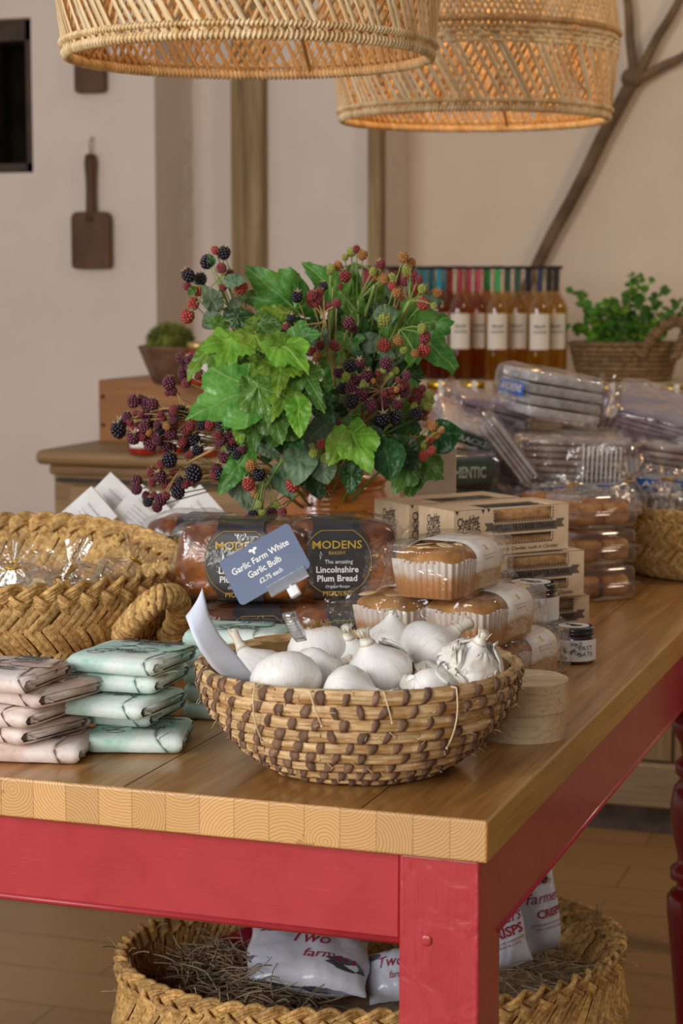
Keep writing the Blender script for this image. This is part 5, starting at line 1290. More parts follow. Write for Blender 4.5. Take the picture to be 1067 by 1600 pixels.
spray('bramble sprig with bright red and orange berries low at the left of the pot', (415, 740), 2.62,
  [(392, 727, 10, 'o'), (405, 741, 11, 'k'), (388, 756, 11, 'r'), (400, 770, 10, 'o'), (457, 758, 12, 'r'), (425, 803, 10, 'p'), (441, 800, 8, 'd'), (410, 800, 7, 'g'), (395, 805, 9, 'k'), (415, 812, 7, 'g'), (388, 810, 8, 'd'), (432, 790, 7, 'g'), (405, 788, 7, 'g')],
  [((432, 722), (455, 775), 2.66, 2.62, 0, 3), ((440, 715), (385, 690), 2.66, 2.66, 0, 3, W(wid=.5, curl=.3)), ((385, 765), (400, 800), 2.68, 2.66, 0, 3, W(wid=1.4))], seed=13, stems=[((445, 715), (415, 760), 2.64, 2.62, .002), ((415, 755), (410, 800), 2.62, 2.62, .0014)])
spray('tiny sprig with one red and two green berries between the grey-green leaves', (500, 690), 2.62,
  [(502, 694, 8, 'r'), (490, 708, 8, 'g'), (508, 717, 9, 'g'), (488, 697, 5, 'g'), (515, 722, 6, 'g')],
  [((475, 690), (462, 758), 2.64, 2.60, 0, 3, W(wid=1.1, curl=.05)), ((500, 715), (512, 757), 2.63, 2.62, 0, 3, W(wid=1.5, curl=.03, face=(0, .2))), ((530, 645), (476, 690), 2.66, 2.64, 0, 3, W(wid=.9, curl=.3)), ((545, 640), (500, 655), 2.68, 2.66, 0, 2, W(wid=1.2)), ((488, 745), (502, 780), 2.68, 2.67, 0, 2, W(wid=1.2))], seed=14)
spray('sprig of dark red berries showing behind the leaves at far left', (300, 575), 2.84, [(283, 560, 10, 'p'), (289, 572, 10, 'p'), (296, 562, 9, 'p'), (285, 585, 8, 'p'), (300, 578, 10, 'p'), (291, 598, 8, 'd'), (310, 585, 8, 'd')], seed=15)

def shoot(label, hub, D, leaves, seed):
    return spray(label, hub, D, [], leaves, seed=seed, name='leafy_shoot', cat='leafy shoot')
shoot('leafy shoot with the broad lobed leaves pointing up at the top left', (440, 480), 2.80,
  [((470, 492), (385, 414), 2.80, 2.78, 2, 1, W(wid=.80, face=(-.2, .2))), ((470, 485), (455, 425), 2.84, 2.83, 0, 1, W(wid=1.1)), ((452, 486), (378, 500), 2.74, 2.72, 2, 0, W(wid=.55, face=(0, .9))), ((440, 470), (372, 462), 2.80, 2.80, 0, 1, W(wid=.8)), ((460, 500), (500, 540), 2.79, 2.77, 0, 2), ((500, 485), (470, 460), 2.83, 2.82, 2, 1)], 51)
shoot('leafy shoot with a tall pointed leaf at the top behind the berries', (520, 480), 2.83,
  [((550, 480), (474, 407), 2.84, 2.82, 2, 1, W(wid=.62)), ((535, 475), (552, 412), 2.86, 2.85, 0, 1, W(wid=1.2)), ((560, 480), (618, 462), 2.86, 2.86, 0, 2, W(wid=1.3)), ((550, 500), (505, 545), 2.84, 2.82, 2, 1, W(wid=.9)), ((570, 500), (580, 545), 2.84, 2.83, 0, 2, W(wid=1.2))], 52)
shoot('leafy shoot with the bright yellow-green lobed leaves at the left', (385, 510), 2.72,
  [((365, 520), (346, 583), 2.68, 2.63, 1, 0, W(wid=1.05, face=(-.1, .4))), ((400, 520), (372, 556), 2.68, 2.65, 1, 0, W(wid=1.2, face=(.1, .5))), ((400, 500), (440, 548), 2.72, 2.70, 2, 1, W(wid=.8)), ((345, 520), (288, 590), 2.70, 2.68, 0, 0, W(wid=.55, face=(-.5, 0))), ((360, 510), (320, 500), 2.74, 2.73, 0, 1), ((350, 500), (400, 492), 2.73, 2.73, 0, 2), ((400, 515), (410, 545), 2.73, 2.73, 0, 1)], 53)
shoot('leafy shoot carrying the biggest puckered leaf, low at the left', (385, 590), 2.66,
  [((405, 600), (289, 652), 2.56, 2.53, 2, 4, W(wid=.95, face=(-.1, .35), curl=.10, fold=.12, wavy=.07)), ((400, 596), (420, 668), 2.55, 2.53, 2, 4, W(wid=.95, face=(.1, .3), fold=.12)), ((365, 560), (320, 600), 2.68, 2.66, 2, 4, W(wid=.9)), ((370, 640), (376, 692), 2.66, 2.63, 1, 1, W(wid=.9))], 54)
shoot('leafy shoot with bright lobed leaves at the centre left', (440, 530), 2.70,
  [((430, 530), (482, 577), 2.58, 2.53, 2, 0, W(wid=.75, face=(.2, .3))), ((450, 535), (410, 548), 2.58, 2.56, 1, 0, W(wid=1.0)), ((440, 560), (433, 612), 2.57, 2.52, 1, 0, W(wid=.95)), ((415, 565), (392, 585), 2.58, 2.55, 1, 0, W(wid=1.1)), ((450, 570), (462, 620), 2.58, 2.54, 0, 0, W(wid=1.0)), ((470, 575), (500, 622), 2.57, 2.53, 1, 1, W(wid=.8)), ((440, 590), (414, 640), 2.59, 2.56, 0, 1, W(wid=1)), ((455, 530), (500, 520), 2.63, 2.61, 2, 1)], 55)
shoot('leafy shoot with hanging lobed leaves left of centre', (440, 620), 2.66,
  [((465, 610), (468, 678), 2.55, 2.51, 0, 0, W(wid=.8)), ((445, 612), (425, 655), 2.55, 2.52, 1, 0, W(wid=.8)), ((425, 640), (440, 690), 2.56, 2.52, 2, 1, W(wid=.9)), ((400, 650), (395, 702), 2.58, 2.55, 1, 1, W(wid=1.0)), ((480, 600), (505, 640), 2.57, 2.54, 1, 1, W(wid=.9)), ((450, 645), (420, 700), 2.60, 2.57, 2, 1, W(wid=1)), ((380, 650), (372, 690), 2.58, 2.56, 0, 0), ((490, 625), (520, 655), 2.60, 2.57, 0, 2), ((445, 655), (470, 700), 2.61, 2.58, 0, 2)], 56)
shoot('leafy shoot with one bright broad leaf over the rim of the pot', (545, 665), 2.64,
  [((545, 668), (580, 734), 2.62, 2.57, 2, 0, W(wid=.78, face=(0, .3))), ((540, 670), (515, 724), 2.61, 2.58, 0, 0, W(wid=1.0)), ((556, 660), (530, 656), 2.64, 2.64, 0, 1)], 57)
shoot('leafy shoot with dark serrated leaves hanging over the pot', (600, 680), 2.66,
  [((598, 682), (612, 748), 2.63, 2.60, 0, 2, W(wid=1.35, face=(0, .3))), ((550, 715), (548, 772), 2.65, 2.63, 0, 2, W(wid=1.0)), ((575, 665), (598, 700), 2.68, 2.66, 0, 3), ((610, 680), (650, 735), 2.68, 2.66, 0, 2, W(wid=1.2)), ((640, 720), (615, 772), 2.68, 2.66, 2, 1, W(wid=.9)), ((470, 720), (480, 765), 2.70, 2.69, 0, 2)], 58)
shoot('leafy shoot with large pointed leaves reaching right towards the bottles', (650, 510), 2.78,
  [((632, 500), (716, 577), 2.78, 2.76, 1, 1, W(wid=.95, face=(.2, .1))), ((640, 498), (700, 505), 2.79, 2.78, 0, 1, W(wid=1.0)), ((620, 560), (662, 590), 2.80, 2.79, 0, 2), ((640, 600), (650, 655), 2.80, 2.79, 0, 1, W(wid=.8)), ((615, 640), (650, 680), 2.80, 2.78, 0, 2, W(wid=1.2))], 59)
shoot('leafy shoot with mid green leaves between the tan spray and the purple berries', (530, 560), 2.78,
  [((540, 560), (505, 610), 2.76, 2.73, 2, 1, W(wid=.9)), ((550, 550), (575, 590), 2.78, 2.76, 0, 2, W(wid=1.3)), ((530, 545), (490, 560), 2.77, 2.75, 0, 1, W(wid=1.2)), ((560, 540), (600, 530), 2.80, 2.79, 0, 3, W(wid=1.3)), ((520, 600), (535, 650), 2.76, 2.74, 0, 2, W(wid=1.3)), ((560, 510), (540, 470), 2.82, 2.81, 2, 1, W(wid=.9)), ((590, 520), (640, 490), 2.82, 2.81, 0, 1, W(wid=1.2)), ((600, 560), (645, 560), 2.80, 2.79, 0, 2, W(wid=1.3)), ((510, 520), (480, 500), 2.80, 2.79, 0, 2, W(wid=1.2)), ((600, 470), (575, 440), 2.84, 2.83, 0, 1, W(wid=1.2)), ((540, 520), (560, 560), 2.80, 2.78, 1, 1, W(wid=1))], 61)
rf = random.Random(5)
for s_, (cx, cy, rx, ry, lbl) in enumerate([(420, 560, 60, 60, 'dark leafy shoot filling the left middle of the bouquet'), (540, 540, 65, 55, 'dark leafy shoot filling the upper middle behind the tan spray'), (600, 610, 55, 65, 'dark leafy shoot filling the right side behind the purple berries'), (470, 660, 80, 50, 'dark leafy shoot filling the lower middle above the pot'), (405, 660, 40, 36, 'dark leafy shoot filling the lower left'), (570, 660, 55, 26, 'dark leafy shoot filling the space just above the pot rim')]):
    L_ = []
    for i in range(20):
        a = rf.uniform(0, 6.28); k = sqrt(rf.random()); x, y = cx+rx*k*cos(a)*.8, cy+ry*k*sin(a)*.8; d = rf.uniform(2.80, 2.92); an = atan2(y-620, x-490)+rf.uniform(-.8, .8); L2 = rf.uniform(30, 50)
        L_.append(((x, y), (x+L2*cos(an), y+L2*sin(an)), d, d-rf.uniform(0, .04), rf.choice((0, 0, 1, 2)), rf.choice((2, 2, 1, 2, 3)), W(wid=rf.uniform(.9, 1.2), face=(rf.uniform(-.5, .5), rf.uniform(-.2, .6)))))
    shoot(lbl, (cx, cy), 2.88, L_, 70+s_)
# ------------------------------------------------------------------ white cards stacked behind the big basket
CARDM = mat('cream_card', 'dedcd8', 'eeedea', scale=20, rough=.55)
p = onD(225, 840, 3.16)
TRH = .118
t = thing('display_tray', 'dark brown cardboard tray with a green side, behind the large straw basket', 'tray', (p.x, p.y, TZ), YAW-R(4))
m = MB(); m.box((0, 0, .003), (.34, .16, .006)); m.box((0, -.078, TRH/2), (.34, .004, TRH)); m.box((0, .078, TRH/2), (.34, .004, TRH)); m.box((-.168, 0, TRH/2), (.004, .16, TRH)); m.box((.168, 0, TRH/2), (.004, .16, TRH)); m.box((0, 0, TRH-.012), (.33, .15, .004))
m.build('tray_board', mat('brown_card', '4a3222', '5c4030', scale=20, rough=.7), t, smooth=False)
m = MB(); m.box((.12, -.0815, TRH-.022), (.10, .002, .03)); m.build('green_panel', mat('green_print', '6f9c34', rough=.6), t, smooth=False)
hc = [((130, 812), 3.10, 47, -62, 'white card box leaning furthest left behind the large straw basket'), ((166, 790), 3.16, 44, -60, 'white card box leaning just behind the leftmost one'),
      ((176, 812), 3.18, 50, -58, 'white card box between the two left leaning boxes'), ((214, 806), 3.12, 42, -60, 'white card box leaning under the hanging berries'),
      ((238, 818), 3.19, 46, -57, 'white card box just behind the one under the berries'), ((300, 808), 3.11, 47, -60, 'white card box leaning furthest right, in front of the drawers'), ((280, 800), 3.17, 44, -58, 'white card box half behind the furthest right one')]
for i, ((px, py), D, an, tl, lb) in enumerate(hc):
    q = onD(px, py, D); t = thing('card_box', lb, 'box', q, group='white card boxes behind the straw basket')
    # leaning back, turned on its corner
    Rm = Matrix.Rotation(YAW+R((-8, 4, -3, 6, 2, -6, 3)[i]), 4, 'Z') @ Matrix.Rotation(R((74, 76, 70, 72, 75, 70, 74)[i]), 4, 'X') @ Matrix.Rotation(R(-an), 4, 'Z')
    t.rotation_euler = Rm.to_euler()
    m = MB(); m.box((0, 0, -.009), (.066, .088, .017)); m.build('carton', CARDM, t, smooth=False, bevel=.0008)
    m = MB(); m.text('THE BAKERY', .0055, lambda x, y: (x, y+.022, .0002)); 
    for k in range(4): m.text('fine crackers to share', .0036, lambda x, y, k=k: (x, y+.010-.007*k, .0002))
    m.build('lettering', mat('soft_grey_print', '9a9ca4', rough=.7), t, smooth=False)

# ------------------------------------------------------------------ straw basket at the right, packets piled behind the boxes
p = onD(1146, 900, 3.44)
esparto('plaited straw basket at the right end of the table heaped with clear packets', (p.x, p.y, TZ), .205, .20, [.004, .052, .098], .1, lambda q: .90+.10*q, .015, YAW, seed=9, pitch=.024)
rb = p.copy(); rb.z = TZ
# a second basket, hidden behind the boxes, carries the heap
p = onD(798, 900, 3.56)
esparto('plaited straw basket behind the kraft boxes, buried under packets of crackers', (p.x, p.y, TZ), .14, .14, [.004, .052, .098], .1, lambda q: .90+.10*q, .014, YAW, seed=12, pitch=.03, inner=False)
CRK = mat('cracker_lilac', 'a0887c', 'd6c8ba', scale=30, rough=.7, bump=.3, isl=.2)
CRKP = mat('purple_sheet', '8c7884', 'b8a4a8', scale=14, rough=.6, isl=.1)
CRKG = mat('grey_cracker', 'b8b4ae', 'e8e6e2', scale=40, rough=.7, isl=.25, bump=.3)
BLUEP = mat('blue_label', '2468c0', rough=.4); DGREEN = mat('dark_green_packet', '2c3a30', '4a5a48', scale=20, rough=.35)
CLB = film('packet_film', 'f4f2f4', fac=.07, edge=.6, rough=.09, sc=28, bs=.9)
def packet(label, px, py, D, dims, eul, seed, body=CRK, layers=6, blab=None, gtext=None, white=None, group='packets of crackers piled behind the kraft boxes', axis=2, slab_r=.004):
    c = onD(px, py, D); dx, dy, dz = dims; t = thing('cracker_packet', label, 'packet', c, group=group)
    t.rotation_euler = (Matrix.Rotation(YAW, 3, 'Z') @ Euler([R(a) for a in eul]).to_matrix()).to_euler()
    rs = random.Random(seed); m = MB()
    for k in range(layers):
        z = -dz/2+dz*(k+.5)/layers; ox, oy = rs.uniform(-.003, .003), rs.uniform(-.003, .003)
        m.rbox((ox, oy, z), (dx*.93, dy*.92, dz/layers*.86), min(slab_r, dz/layers*.4), k=.0012, seed=seed+k, seg=2)
    o = m.build('crackers', body, t)
    m = MB()
    def ff(u, v):
        q = superl(u, v, dx+.012, dy+.012, dz+.010, .28, .28); c_ = crinkle(q, 20, .0035, seed)+.004*noise.noise(q*9); return q*(1+c_/.06)
    m.grid(ff, 72, 36, cu=True); film_tail(m, (dx/2, 0, 0), (1, 0, .3), dy*.8, .035, seed); film_tail(m, (-dx/2, 0, 0), (-1, 0, .2), dy*.8, .03, seed+1)
    m.build('clear_film', CLB, t, smooth='auto', angle=25)
    if blab:
        (fx, fy, fw, fh, face) = blab; m = MB()
        if face == 'top': mp = lambda x, y: (fx+x, fy+y, dz/2+.0075)
        elif face == 'front': mp = lambda x, y: (fx+x, -dy/2-.0075, fy+y)
        else: mp = lambda x, y: (-dx/2-.0075, fx-x, fy+y)
        m.grid(lambda u, v: mp((u-.5)*fw, (v-.5)*fh), 2, 2); b_ = m.build('blue_label', BLUEP, t)
        m = MB(); off = .001
        def mt(x, y):
            q = Vector(mp(x, y)); return q+Vector((0, 0, off) if face == 'top' else (0, -off, 0) if face == 'front' else (-off, 0, 0))
        m.text('ANDREWS', fh*.75, mt, bold=.02, width=fw*.8); m.build('lettering', WHITE, b_, smooth=False)
    if white:
        (fx, fw, n_) = white; m = MB()
        for k in range(n_): m.box((fx+(k+.5)*fw/n_, -dy/2-.0072, 0), (fw/n_*.5, .0006, dz*.8))
        m.build('white_stripes', WHITE, t, smooth=False)
    if gtext:
        m = MB(); m.grid(lambda u, v: ((u-.5)*dx*.9, -dy/2-.0074, (v-.5)*dz*.7), 2, 2); b_ = m.build('dark_label', DGREEN, t)
        m = MB(); m.text(gtext, dz*.5, lambda x, y: (x, -dy/2-.0082, y), bold=.03, width=dx*.7); m.build('lettering', mat('pale_green_print', 'b6c0a4', rough=.6), b_, smooth=False)
    return t
# lower filling of the heap, then the packets that show
packet('flat lilac packet at the bottom of the heap behind the kraft boxes, left', 760, 800, 3.46, (.17, .12, .045), (0, 0, 10), 21, CRKP)
packet('flat lilac packet at the bottom of the heap behind the kraft boxes, right', 905, 800, 3.50, (.17, .12, .045), (0, 0, -8), 22, CRKP)
packet('large packet of stacked crackers with white stripes, in the middle of the heap', 895, 716, 3.42, (.19, .13, .082), (4, 2, -4), 23, CRK, 7, white=(.01, .07, 9))
packet('packet with a blue end label tilted on the very top of the heap', 862, 618, 3.50, (.160, .115, .078), (6, 9, 30), 24, CRKG, 4, blab=(0, .004, .075, .024, 'end'))
packet('lilac sheet packet sloping at the upper left of the heap', 762, 640, 3.52, (.13, .11, .04), (10, 14, 12), 25, CRKP, 3)
packet('packet with a small green label sloping down at the left of the heap', 738, 668, 3.44, (.12, .09, .03), (25, 18, 10), 26, CRKG, 4, gtext='CRACKERS')
packet('thin greyish packet standing steeply in front of the left of the heap', 795, 705, 3.34, (.125, .07, .03), (10, 52, 10), 27, CRKG, 4)
packet('lilac packet under the steep one, behind the rear kraft box', 800, 735, 3.42, (.13, .10, .045), (0, 15, 20), 28, CRKP, 4)
packet('dark green packet with pale lettering beside the round dark leaf', 712, 735, 3.34, (.12, .08, .05), (0, 0, 8), 29, DGREEN, 2, gtext='AUTHENTIC')
packet('second dark green packet lying under the lettered one', 728, 778, 3.36, (.13, .08, .045), (0, 3, 4), 30, DGREEN, 2)
packet('flat packet with a blue front label under the striped packet', 885, 762, 3.38, (.20, .09, .020), (0, -2, 2), 31, CRKG, 2, blab=(0, 0, .16, .016, 'front'))
G2 = 'packets in the straw basket at the right'
packet('lilac sheet packet slumped high at the right edge of the picture', 1050, 655, 3.56, (.20, .15, .05), (18, 14, -12), 32, CRKP, 5, group=G2)
packet('lilac packet standing below the slumped one in the right straw basket', 1060, 715, 3.50, (.18, .13, .055), (8, 8, 6), 33, CRK, 5, group=G2)
packet('flat packet with a blue ANDREWS label at the right edge of the picture', 1062, 750, 3.42, (.17, .09, .022), (6, 3, -4), 34, CRKG, 2, blab=(-.01, 0, .15, .018, 'front'), group=G2)
packet('flat packet with a blue label lying over the left rim of the right basket', 975, 758, 3.44, (.13, .09, .02), (8, 10, -10), 35, CRKG, 2, blab=(-.01, 0, .10, .016, 'front'), group=G2)
for k, (px, py, D, s_) in enumerate(((905, 775, 3.22, .07), (968, 780, 3.30, .09), (1030, 782, 3.34, .09), (1075, 790, 3.36, .08))):
    q = onD(px, py+25, D); gathered_bag('clear gathered bag in the right straw basket, %s' % ('the one over the pastry trays', 'at its left rim', 'in its middle', 'at the edge of the picture')[k], q, s_*1.3, s_, mat('silver_filling', 'b0a8a4', 'd6d0cc', scale=30, rough=.5, isl=.2), YAW+k, 'clear gathered bags at the right basket', 30+k, (.3, .2*k-.3))
q = onD(668, 775, 3.02)
t = thing('kraft_card', 'small pale card carton between the pot and the dark green packets', 'box', (q.x, q.y, q.z-.03), YAW)
m = MB(); m.box((0, 0, .125), (.085, .03, .25)); m.build('carton', mat('pale_kraft', 'd8c4ac', 'e2d2be', scale=20, rough=.7), t, smooth=False, bevel=.001)
m = MB(); m.text('with love', .008, lambda x, y: (x+.01, -.0154, y+.232), shear=.4); m.build('lettering', mat('rose_print', 'b08a80', rough=.7), t, smooth=False)
t.location.z = TZ

# ------------------------------------------------------------------ bottles on the riser
AMB = {'a': 'amber', 'b': 'honey', 'c': 'brown'}
def liquid(name, c1, c2):
    g = G(name); tr = g.n('BsdfTransparent'); tr.inputs[0].default_value = lin(c2); df = g.n('BsdfTranslucent'); df.inputs[0].default_value = lin(c2)
    mx = g.n('MixShader'); mx.inputs[0].default_value = .42; g.t.links.new(tr.outputs[0], mx.inputs[1]); g.t.links.new(df.outputs[0], mx.inputs[2]); g.t.links.new(mx.outputs[0], g.out.inputs[0]); return g.m
LIQ = {k: liquid('liquor_'+k, *v) for k, v in {'amber': ('a85c14', 'f0bc64'), 'honey': ('c88c18', 'fae08c'), 'brown': ('7a3a10', 'e0a460'), 'wine': ('4a1020', 'b85a50')}.items()}
g = G('bottle_glass'); tr = g.n('BsdfTransparent'); tr.inputs[0].default_value = lin('f0ead8'); gl = g.n('BsdfGlossy'); gl.inputs['Roughness'].default_value = .05
lw = g.n('LayerWeight'); lw.inputs[0].default_value = .3; f_ = g.math('MULTIPLY_ADD', lw.outputs['Facing'], .45, .05, clamp=True); mx = g.n('MixShader'); g.set(mx, 0, f_); g.t.links.new(tr.outputs[0], mx.inputs[1]); g.t.links.new(gl.outputs[0], mx.inputs[2]); g.t.links.new(mx.outputs[0], g.out.inputs[0]); BGL = g.m
CORK = mat('cork', 'c09a68', 'd8b888', scale=60, rough=.8)
RIB = {'pink': 'c04860', 'red': '9c2834', 'teal': '1c8a9c', 'blue': '2c5a80', 'green': '2c9c58', 'dkgreen': '1c4c3c', 'navy': '20304c', 'black': '16161a', 'maroon': '701828'}
def bottle(px, D, z, liq, rib, label, row, lab=True):
    p = ony(px, 500, YC+.30+(D-4.93)); t = thing('liqueur_bottle', label, 'bottle', (p.x, p.y, z), YAW+rsx.uniform(-.15, .15), 'bottles of liqueur on the riser'); r_ = .0305; Hh = .285
    pr = [(0, 0), (r_-.002, 0), (r_, .004), (r_, .176), (r_*.95, .186), (r_*.72, .200), (r_*.42, .213), (.0105, .225), (.0100, .262), (.0125, .264), (.0125, .272), (0, .272)]
    m = MB(); m.lathe(pr, 28); m.build('glass_body', BGL, t)
    m = MB(); m.lathe([(0, .004), (r_-.003, .004), (r_-.003, .175), (r_*.65, .199), (r_*.34, .213), (.0078, .225), (.0078, .235), (0, .236)], 24); m.build('liqueur', LIQ[liq], t)
    m = MB(); m.lathe([(0, .245), (.0085, .245), (.0085, .276), (0, .276)], 16); m.build('cork', CORK, t)
    m = MB(); m.lathe([(0, .276), (.0165, .276), (.0165, .284), (0, .284)], 20); m.build('black_top', mat('black_top', '17151a', rough=.4), t)
    m = MB()
    for sx in (-1, 1): m.box((0, sx*.0145, .249), (.013, .0012, .056))
    m.build('ribbon', mat('ribbon_'+rib, RIB[rib], rough=.6), t, smooth=False)
    if lab:
        m = MB(); m.grid(lambda u, v: ((r_+.0006)*cos(-pi/2+(u-.5)*1.75), (r_+.0006)*sin(-pi/2+(u-.5)*1.75), .078+.088*v), 12, 2); lb = m.build('paper_label', mat('bottle_label', 'ddd2c0', rough=.6), t)
        m = MB()
        def on(x, y): a = -pi/2+x/r_; return ((r_+.0012)*cos(a), (r_+.0012)*sin(a), y)
        m.text('FRUIT', .011, lambda x, y: on(x, y+.134), bold=.02); m.text('LIQUEUR', .008, lambda x, y: on(x, y+.121), bold=.02); m.build('lettering', INK, lb, smooth=False)
cols = ['maroon', 'pink', 'pink', 'teal', 'teal', 'red', 'pink', 'green', 'dkgreen', 'navy', 'black']
def colat(px):
    for lim, c in ((530, 'maroon'), (585, 'pink'), (640, 'maroon'), (700, 'teal'), (722, 'red'), (758, 'pink'), (785, 'green'), (818, 'dkgreen'), (850, 'navy'), (999, 'black')):
        if px < lim: return c
names = {'maroon': 'maroon', 'pink': 'pink', 'teal': 'teal', 'red': 'red', 'green': 'bright green', 'dkgreen': 'dark green', 'navy': 'navy', 'black': 'black'}
ORD = 'first second third fourth fifth sixth seventh eighth ninth tenth eleventh twelfth'.split()
rows = [(4.93, 'front', [515, 553, 591, 640, 684, 718, 776, 842]), (5.00, 'second', [535, 572, 612, 662, 702, 746, 808, 868]), (5.07, 'third', [526, 545, 582, 622, 651, 673, 695, 731, 760, 792, 825, 857]), ]
for D, rn, xs in rows:
    for i, x in enumerate(xs):
        c = colat(x); liq = 'wine' if x < 600 and i % 2 else ('brown' if x < 715 and (i % 2 == 0) else 'amber' if x < 770 else 'honey')
        y_ = (D-4.93)/.07*.066; 
        bottle(x, D-.0, RZ, liq, c, '%s liqueur bottle with %s ribbon, %s from the left in the %s row' % ({'wine': 'dark red', 'brown': 'brown', 'amber': 'amber', 'honey': 'golden'}[liq], names[c], ORD[i], rn), rn, True)

# ------------------------------------------------------------------ gold-lidded jars on the counter
HON = {'honey': mat('honey_jar', '8a3c0c', 'b45a14', scale=8, rough=.1, coat=1), 'chut': mat('chutney_jar', '1c100c', '30180e', scale=20, rough=.12, coat=1), 'redj': mat('red_jar', '7c140c', 'a0200e', scale=20, rough=.12, coat=1)}
GLD = mat('gold_lid', 'c8a030', rough=.22, metal=1.0)
for k, (px, D, kd, lb) in enumerate([(628, 4.60, 'redj', 'red preserve jar with gold lid, half behind the bouquet'), (686, 4.58, 'honey', 'orange honey jar with gold lid and white tag, beside the leaves'), (738, 4.62, 'redj', 'red preserve jar with gold lid behind the lilac packets'), (790, 4.64, 'honey', 'orange jar with gold lid hidden behind the topmost packet'),
        (900, 4.62, 'chut', 'dark chutney jar with gold lid just right of the topmost packet'), (952, 4.58, 'chut', 'dark chutney jar with gold lid and a round white tag'), (1003, 4.64, 'honey', 'jar with gold lid under the herb basket'), (1052, 4.58, 'redj', 'red preserve jar with gold lid and white tag at the right edge')]):
    p = ony(px, 600, YC+.075); t = jar('preserve_jar', lb, 'jar', (p.x, p.y, CT), .034, .112, HON[kd], GLD, False, 'gold lidded jars on the counter')
    m = MB(); m.box((.002, -.0352, .090), (.012, .001, .052)); m.lathe([(0, 0), (.016, 0), (.016, .001), (0, .001)], 20, M=Matrix.Translation((.0, -.0355, .052)) @ Matrix.Rotation(pi/2, 4, 'X'))
    m.build('hanging_tag', mat('tag_white', 'd8d4cc', rough=.6), t, smooth=False)

# ------------------------------------------------------------------ herb basket
WICK = mat('brown_rope_wicker', '5c4226', '8a6a44', scale=80, rough=.7, isl=.2, bump=.4)
p = onD(975, 600, 4.98); t = thing('herb_basket', 'brown coiled basket with a looped handle, holding green herbs', 'basket', (p.x, p.y, RZ), YAW)
m = MB(); ra, rb_ = .135, .10
m.grid(lambda u, v: (ra*(.82+.18*v)*.95*cos(u*6.2832), rb_*(.82+.18*v)*.95*sin(u*6.2832), .004+.085*v), 40, 3, cu=True); m.grid(lambda u, v: (ra*.8*v*cos(u*6.2832), rb_*.8*v*sin(u*6.2832), .004), 30, 2, cu=True)
for k in range(8):
    kk = .84+.16*k/7; m.tube([(ra*kk*cos(a), rb_*kk*sin(a), .008+.0118*k) for a in [2*pi*i/48 for i in range(48)]], .0066, 8, closed=True)
m.build('coiled_wall', WICK, t)
m = MB(); q0 = Vector((.055, -.10, .062)); hpts = []
for i in range(25):
    a = i/24; hpts.append((lerp(.03, .135, min(1, a*1.6))-(.03 if a > .8 else 0)*(a-.8)*5, -.095-.0*a, .070+.078*sin(pi*min(1, a*1.05))**.9 if a < .95 else .06))
m.tube(hpts, .009, 8); wrapped(m, hpts, .0105, .010, .005, seed=3); m.build('loop_handle', WICK, t)
m = MB(); m.grid(lambda u, v: (ra*.9*v*cos(u*6.2832), rb_*.9*v*sin(u*6.2832), .078+.004*noise.noise(Vector((u*9, v*9, 0)))), 30, 5, cu=True); m.build('compost', mat('compost', '2c1e12', '463020', scale=60, rough=.9), t)
rs = random.Random(12); m = MB(); st_ = MB(); Q = Vector((p.x, p.y, RZ))
def hp_(px, py, D=4.98): return onD(px, py, D)-Q
tips = [(895, 455), (905, 475), (890, 510), (918, 500), (930, 480), (945, 500), (950, 470), (968, 480), (985, 455), (1000, 432), (1015, 440), (985, 430), (1035, 450), (1025, 470), (1045, 490), (1060, 470), (1075, 480), (1010, 490), (960, 515), (990, 510), (925, 530), (1035, 515), (940, 520), (1070, 500), (900, 520)]
for (tx, ty) in tips:
    D = 4.98+rs.uniform(-.07, .07); a = hp_(975+(tx-975)*.35, 545, 4.98); b = hp_(tx, ty, D); pts = bez(a, a.lerp(b, .5)+Vector((0, 0, .03)), b, 10); st_.tube(pts, .0014, 5)
    for k in range(2, 11):
        q = pts[k]
        for j in range(2 if k < 10 else 3):
            L = rs.uniform(.014, .030)*(1 if k < 10 else .7); an = rs.uniform(0, 6.28); d = Vector((cos(an), sin(an)*.8, rs.uniform(-.4, .7))).normalized()
            leaf(m, q, q+d*L, 0, rs.choice((0, 1, 1, 2)), rs.randint(0, 999), wid=1.5, face=(rs.uniform(-.8, .8), rs.uniform(-.3, 1)))
HG = [leafmat('herb_bright', '6a9418', '8cb82c', 'a0c040', .45, .3, .2), leafmat('herb_mid', '3f741a', '5c9428', '80a848', .45, .3, .2), leafmat('herb_dark', '28501a', '40701f', '609040', .45, .2, .2)]
hb = m.build('herb_leaves', HG, None, leafuv=True); hs = thing('potted_herb', 'bushy green leafy herb growing in the brown coiled basket', 'plant', (p.x, p.y, RZ)); hb.parent = hs; st_.build('herb_stems', STEM, hs)
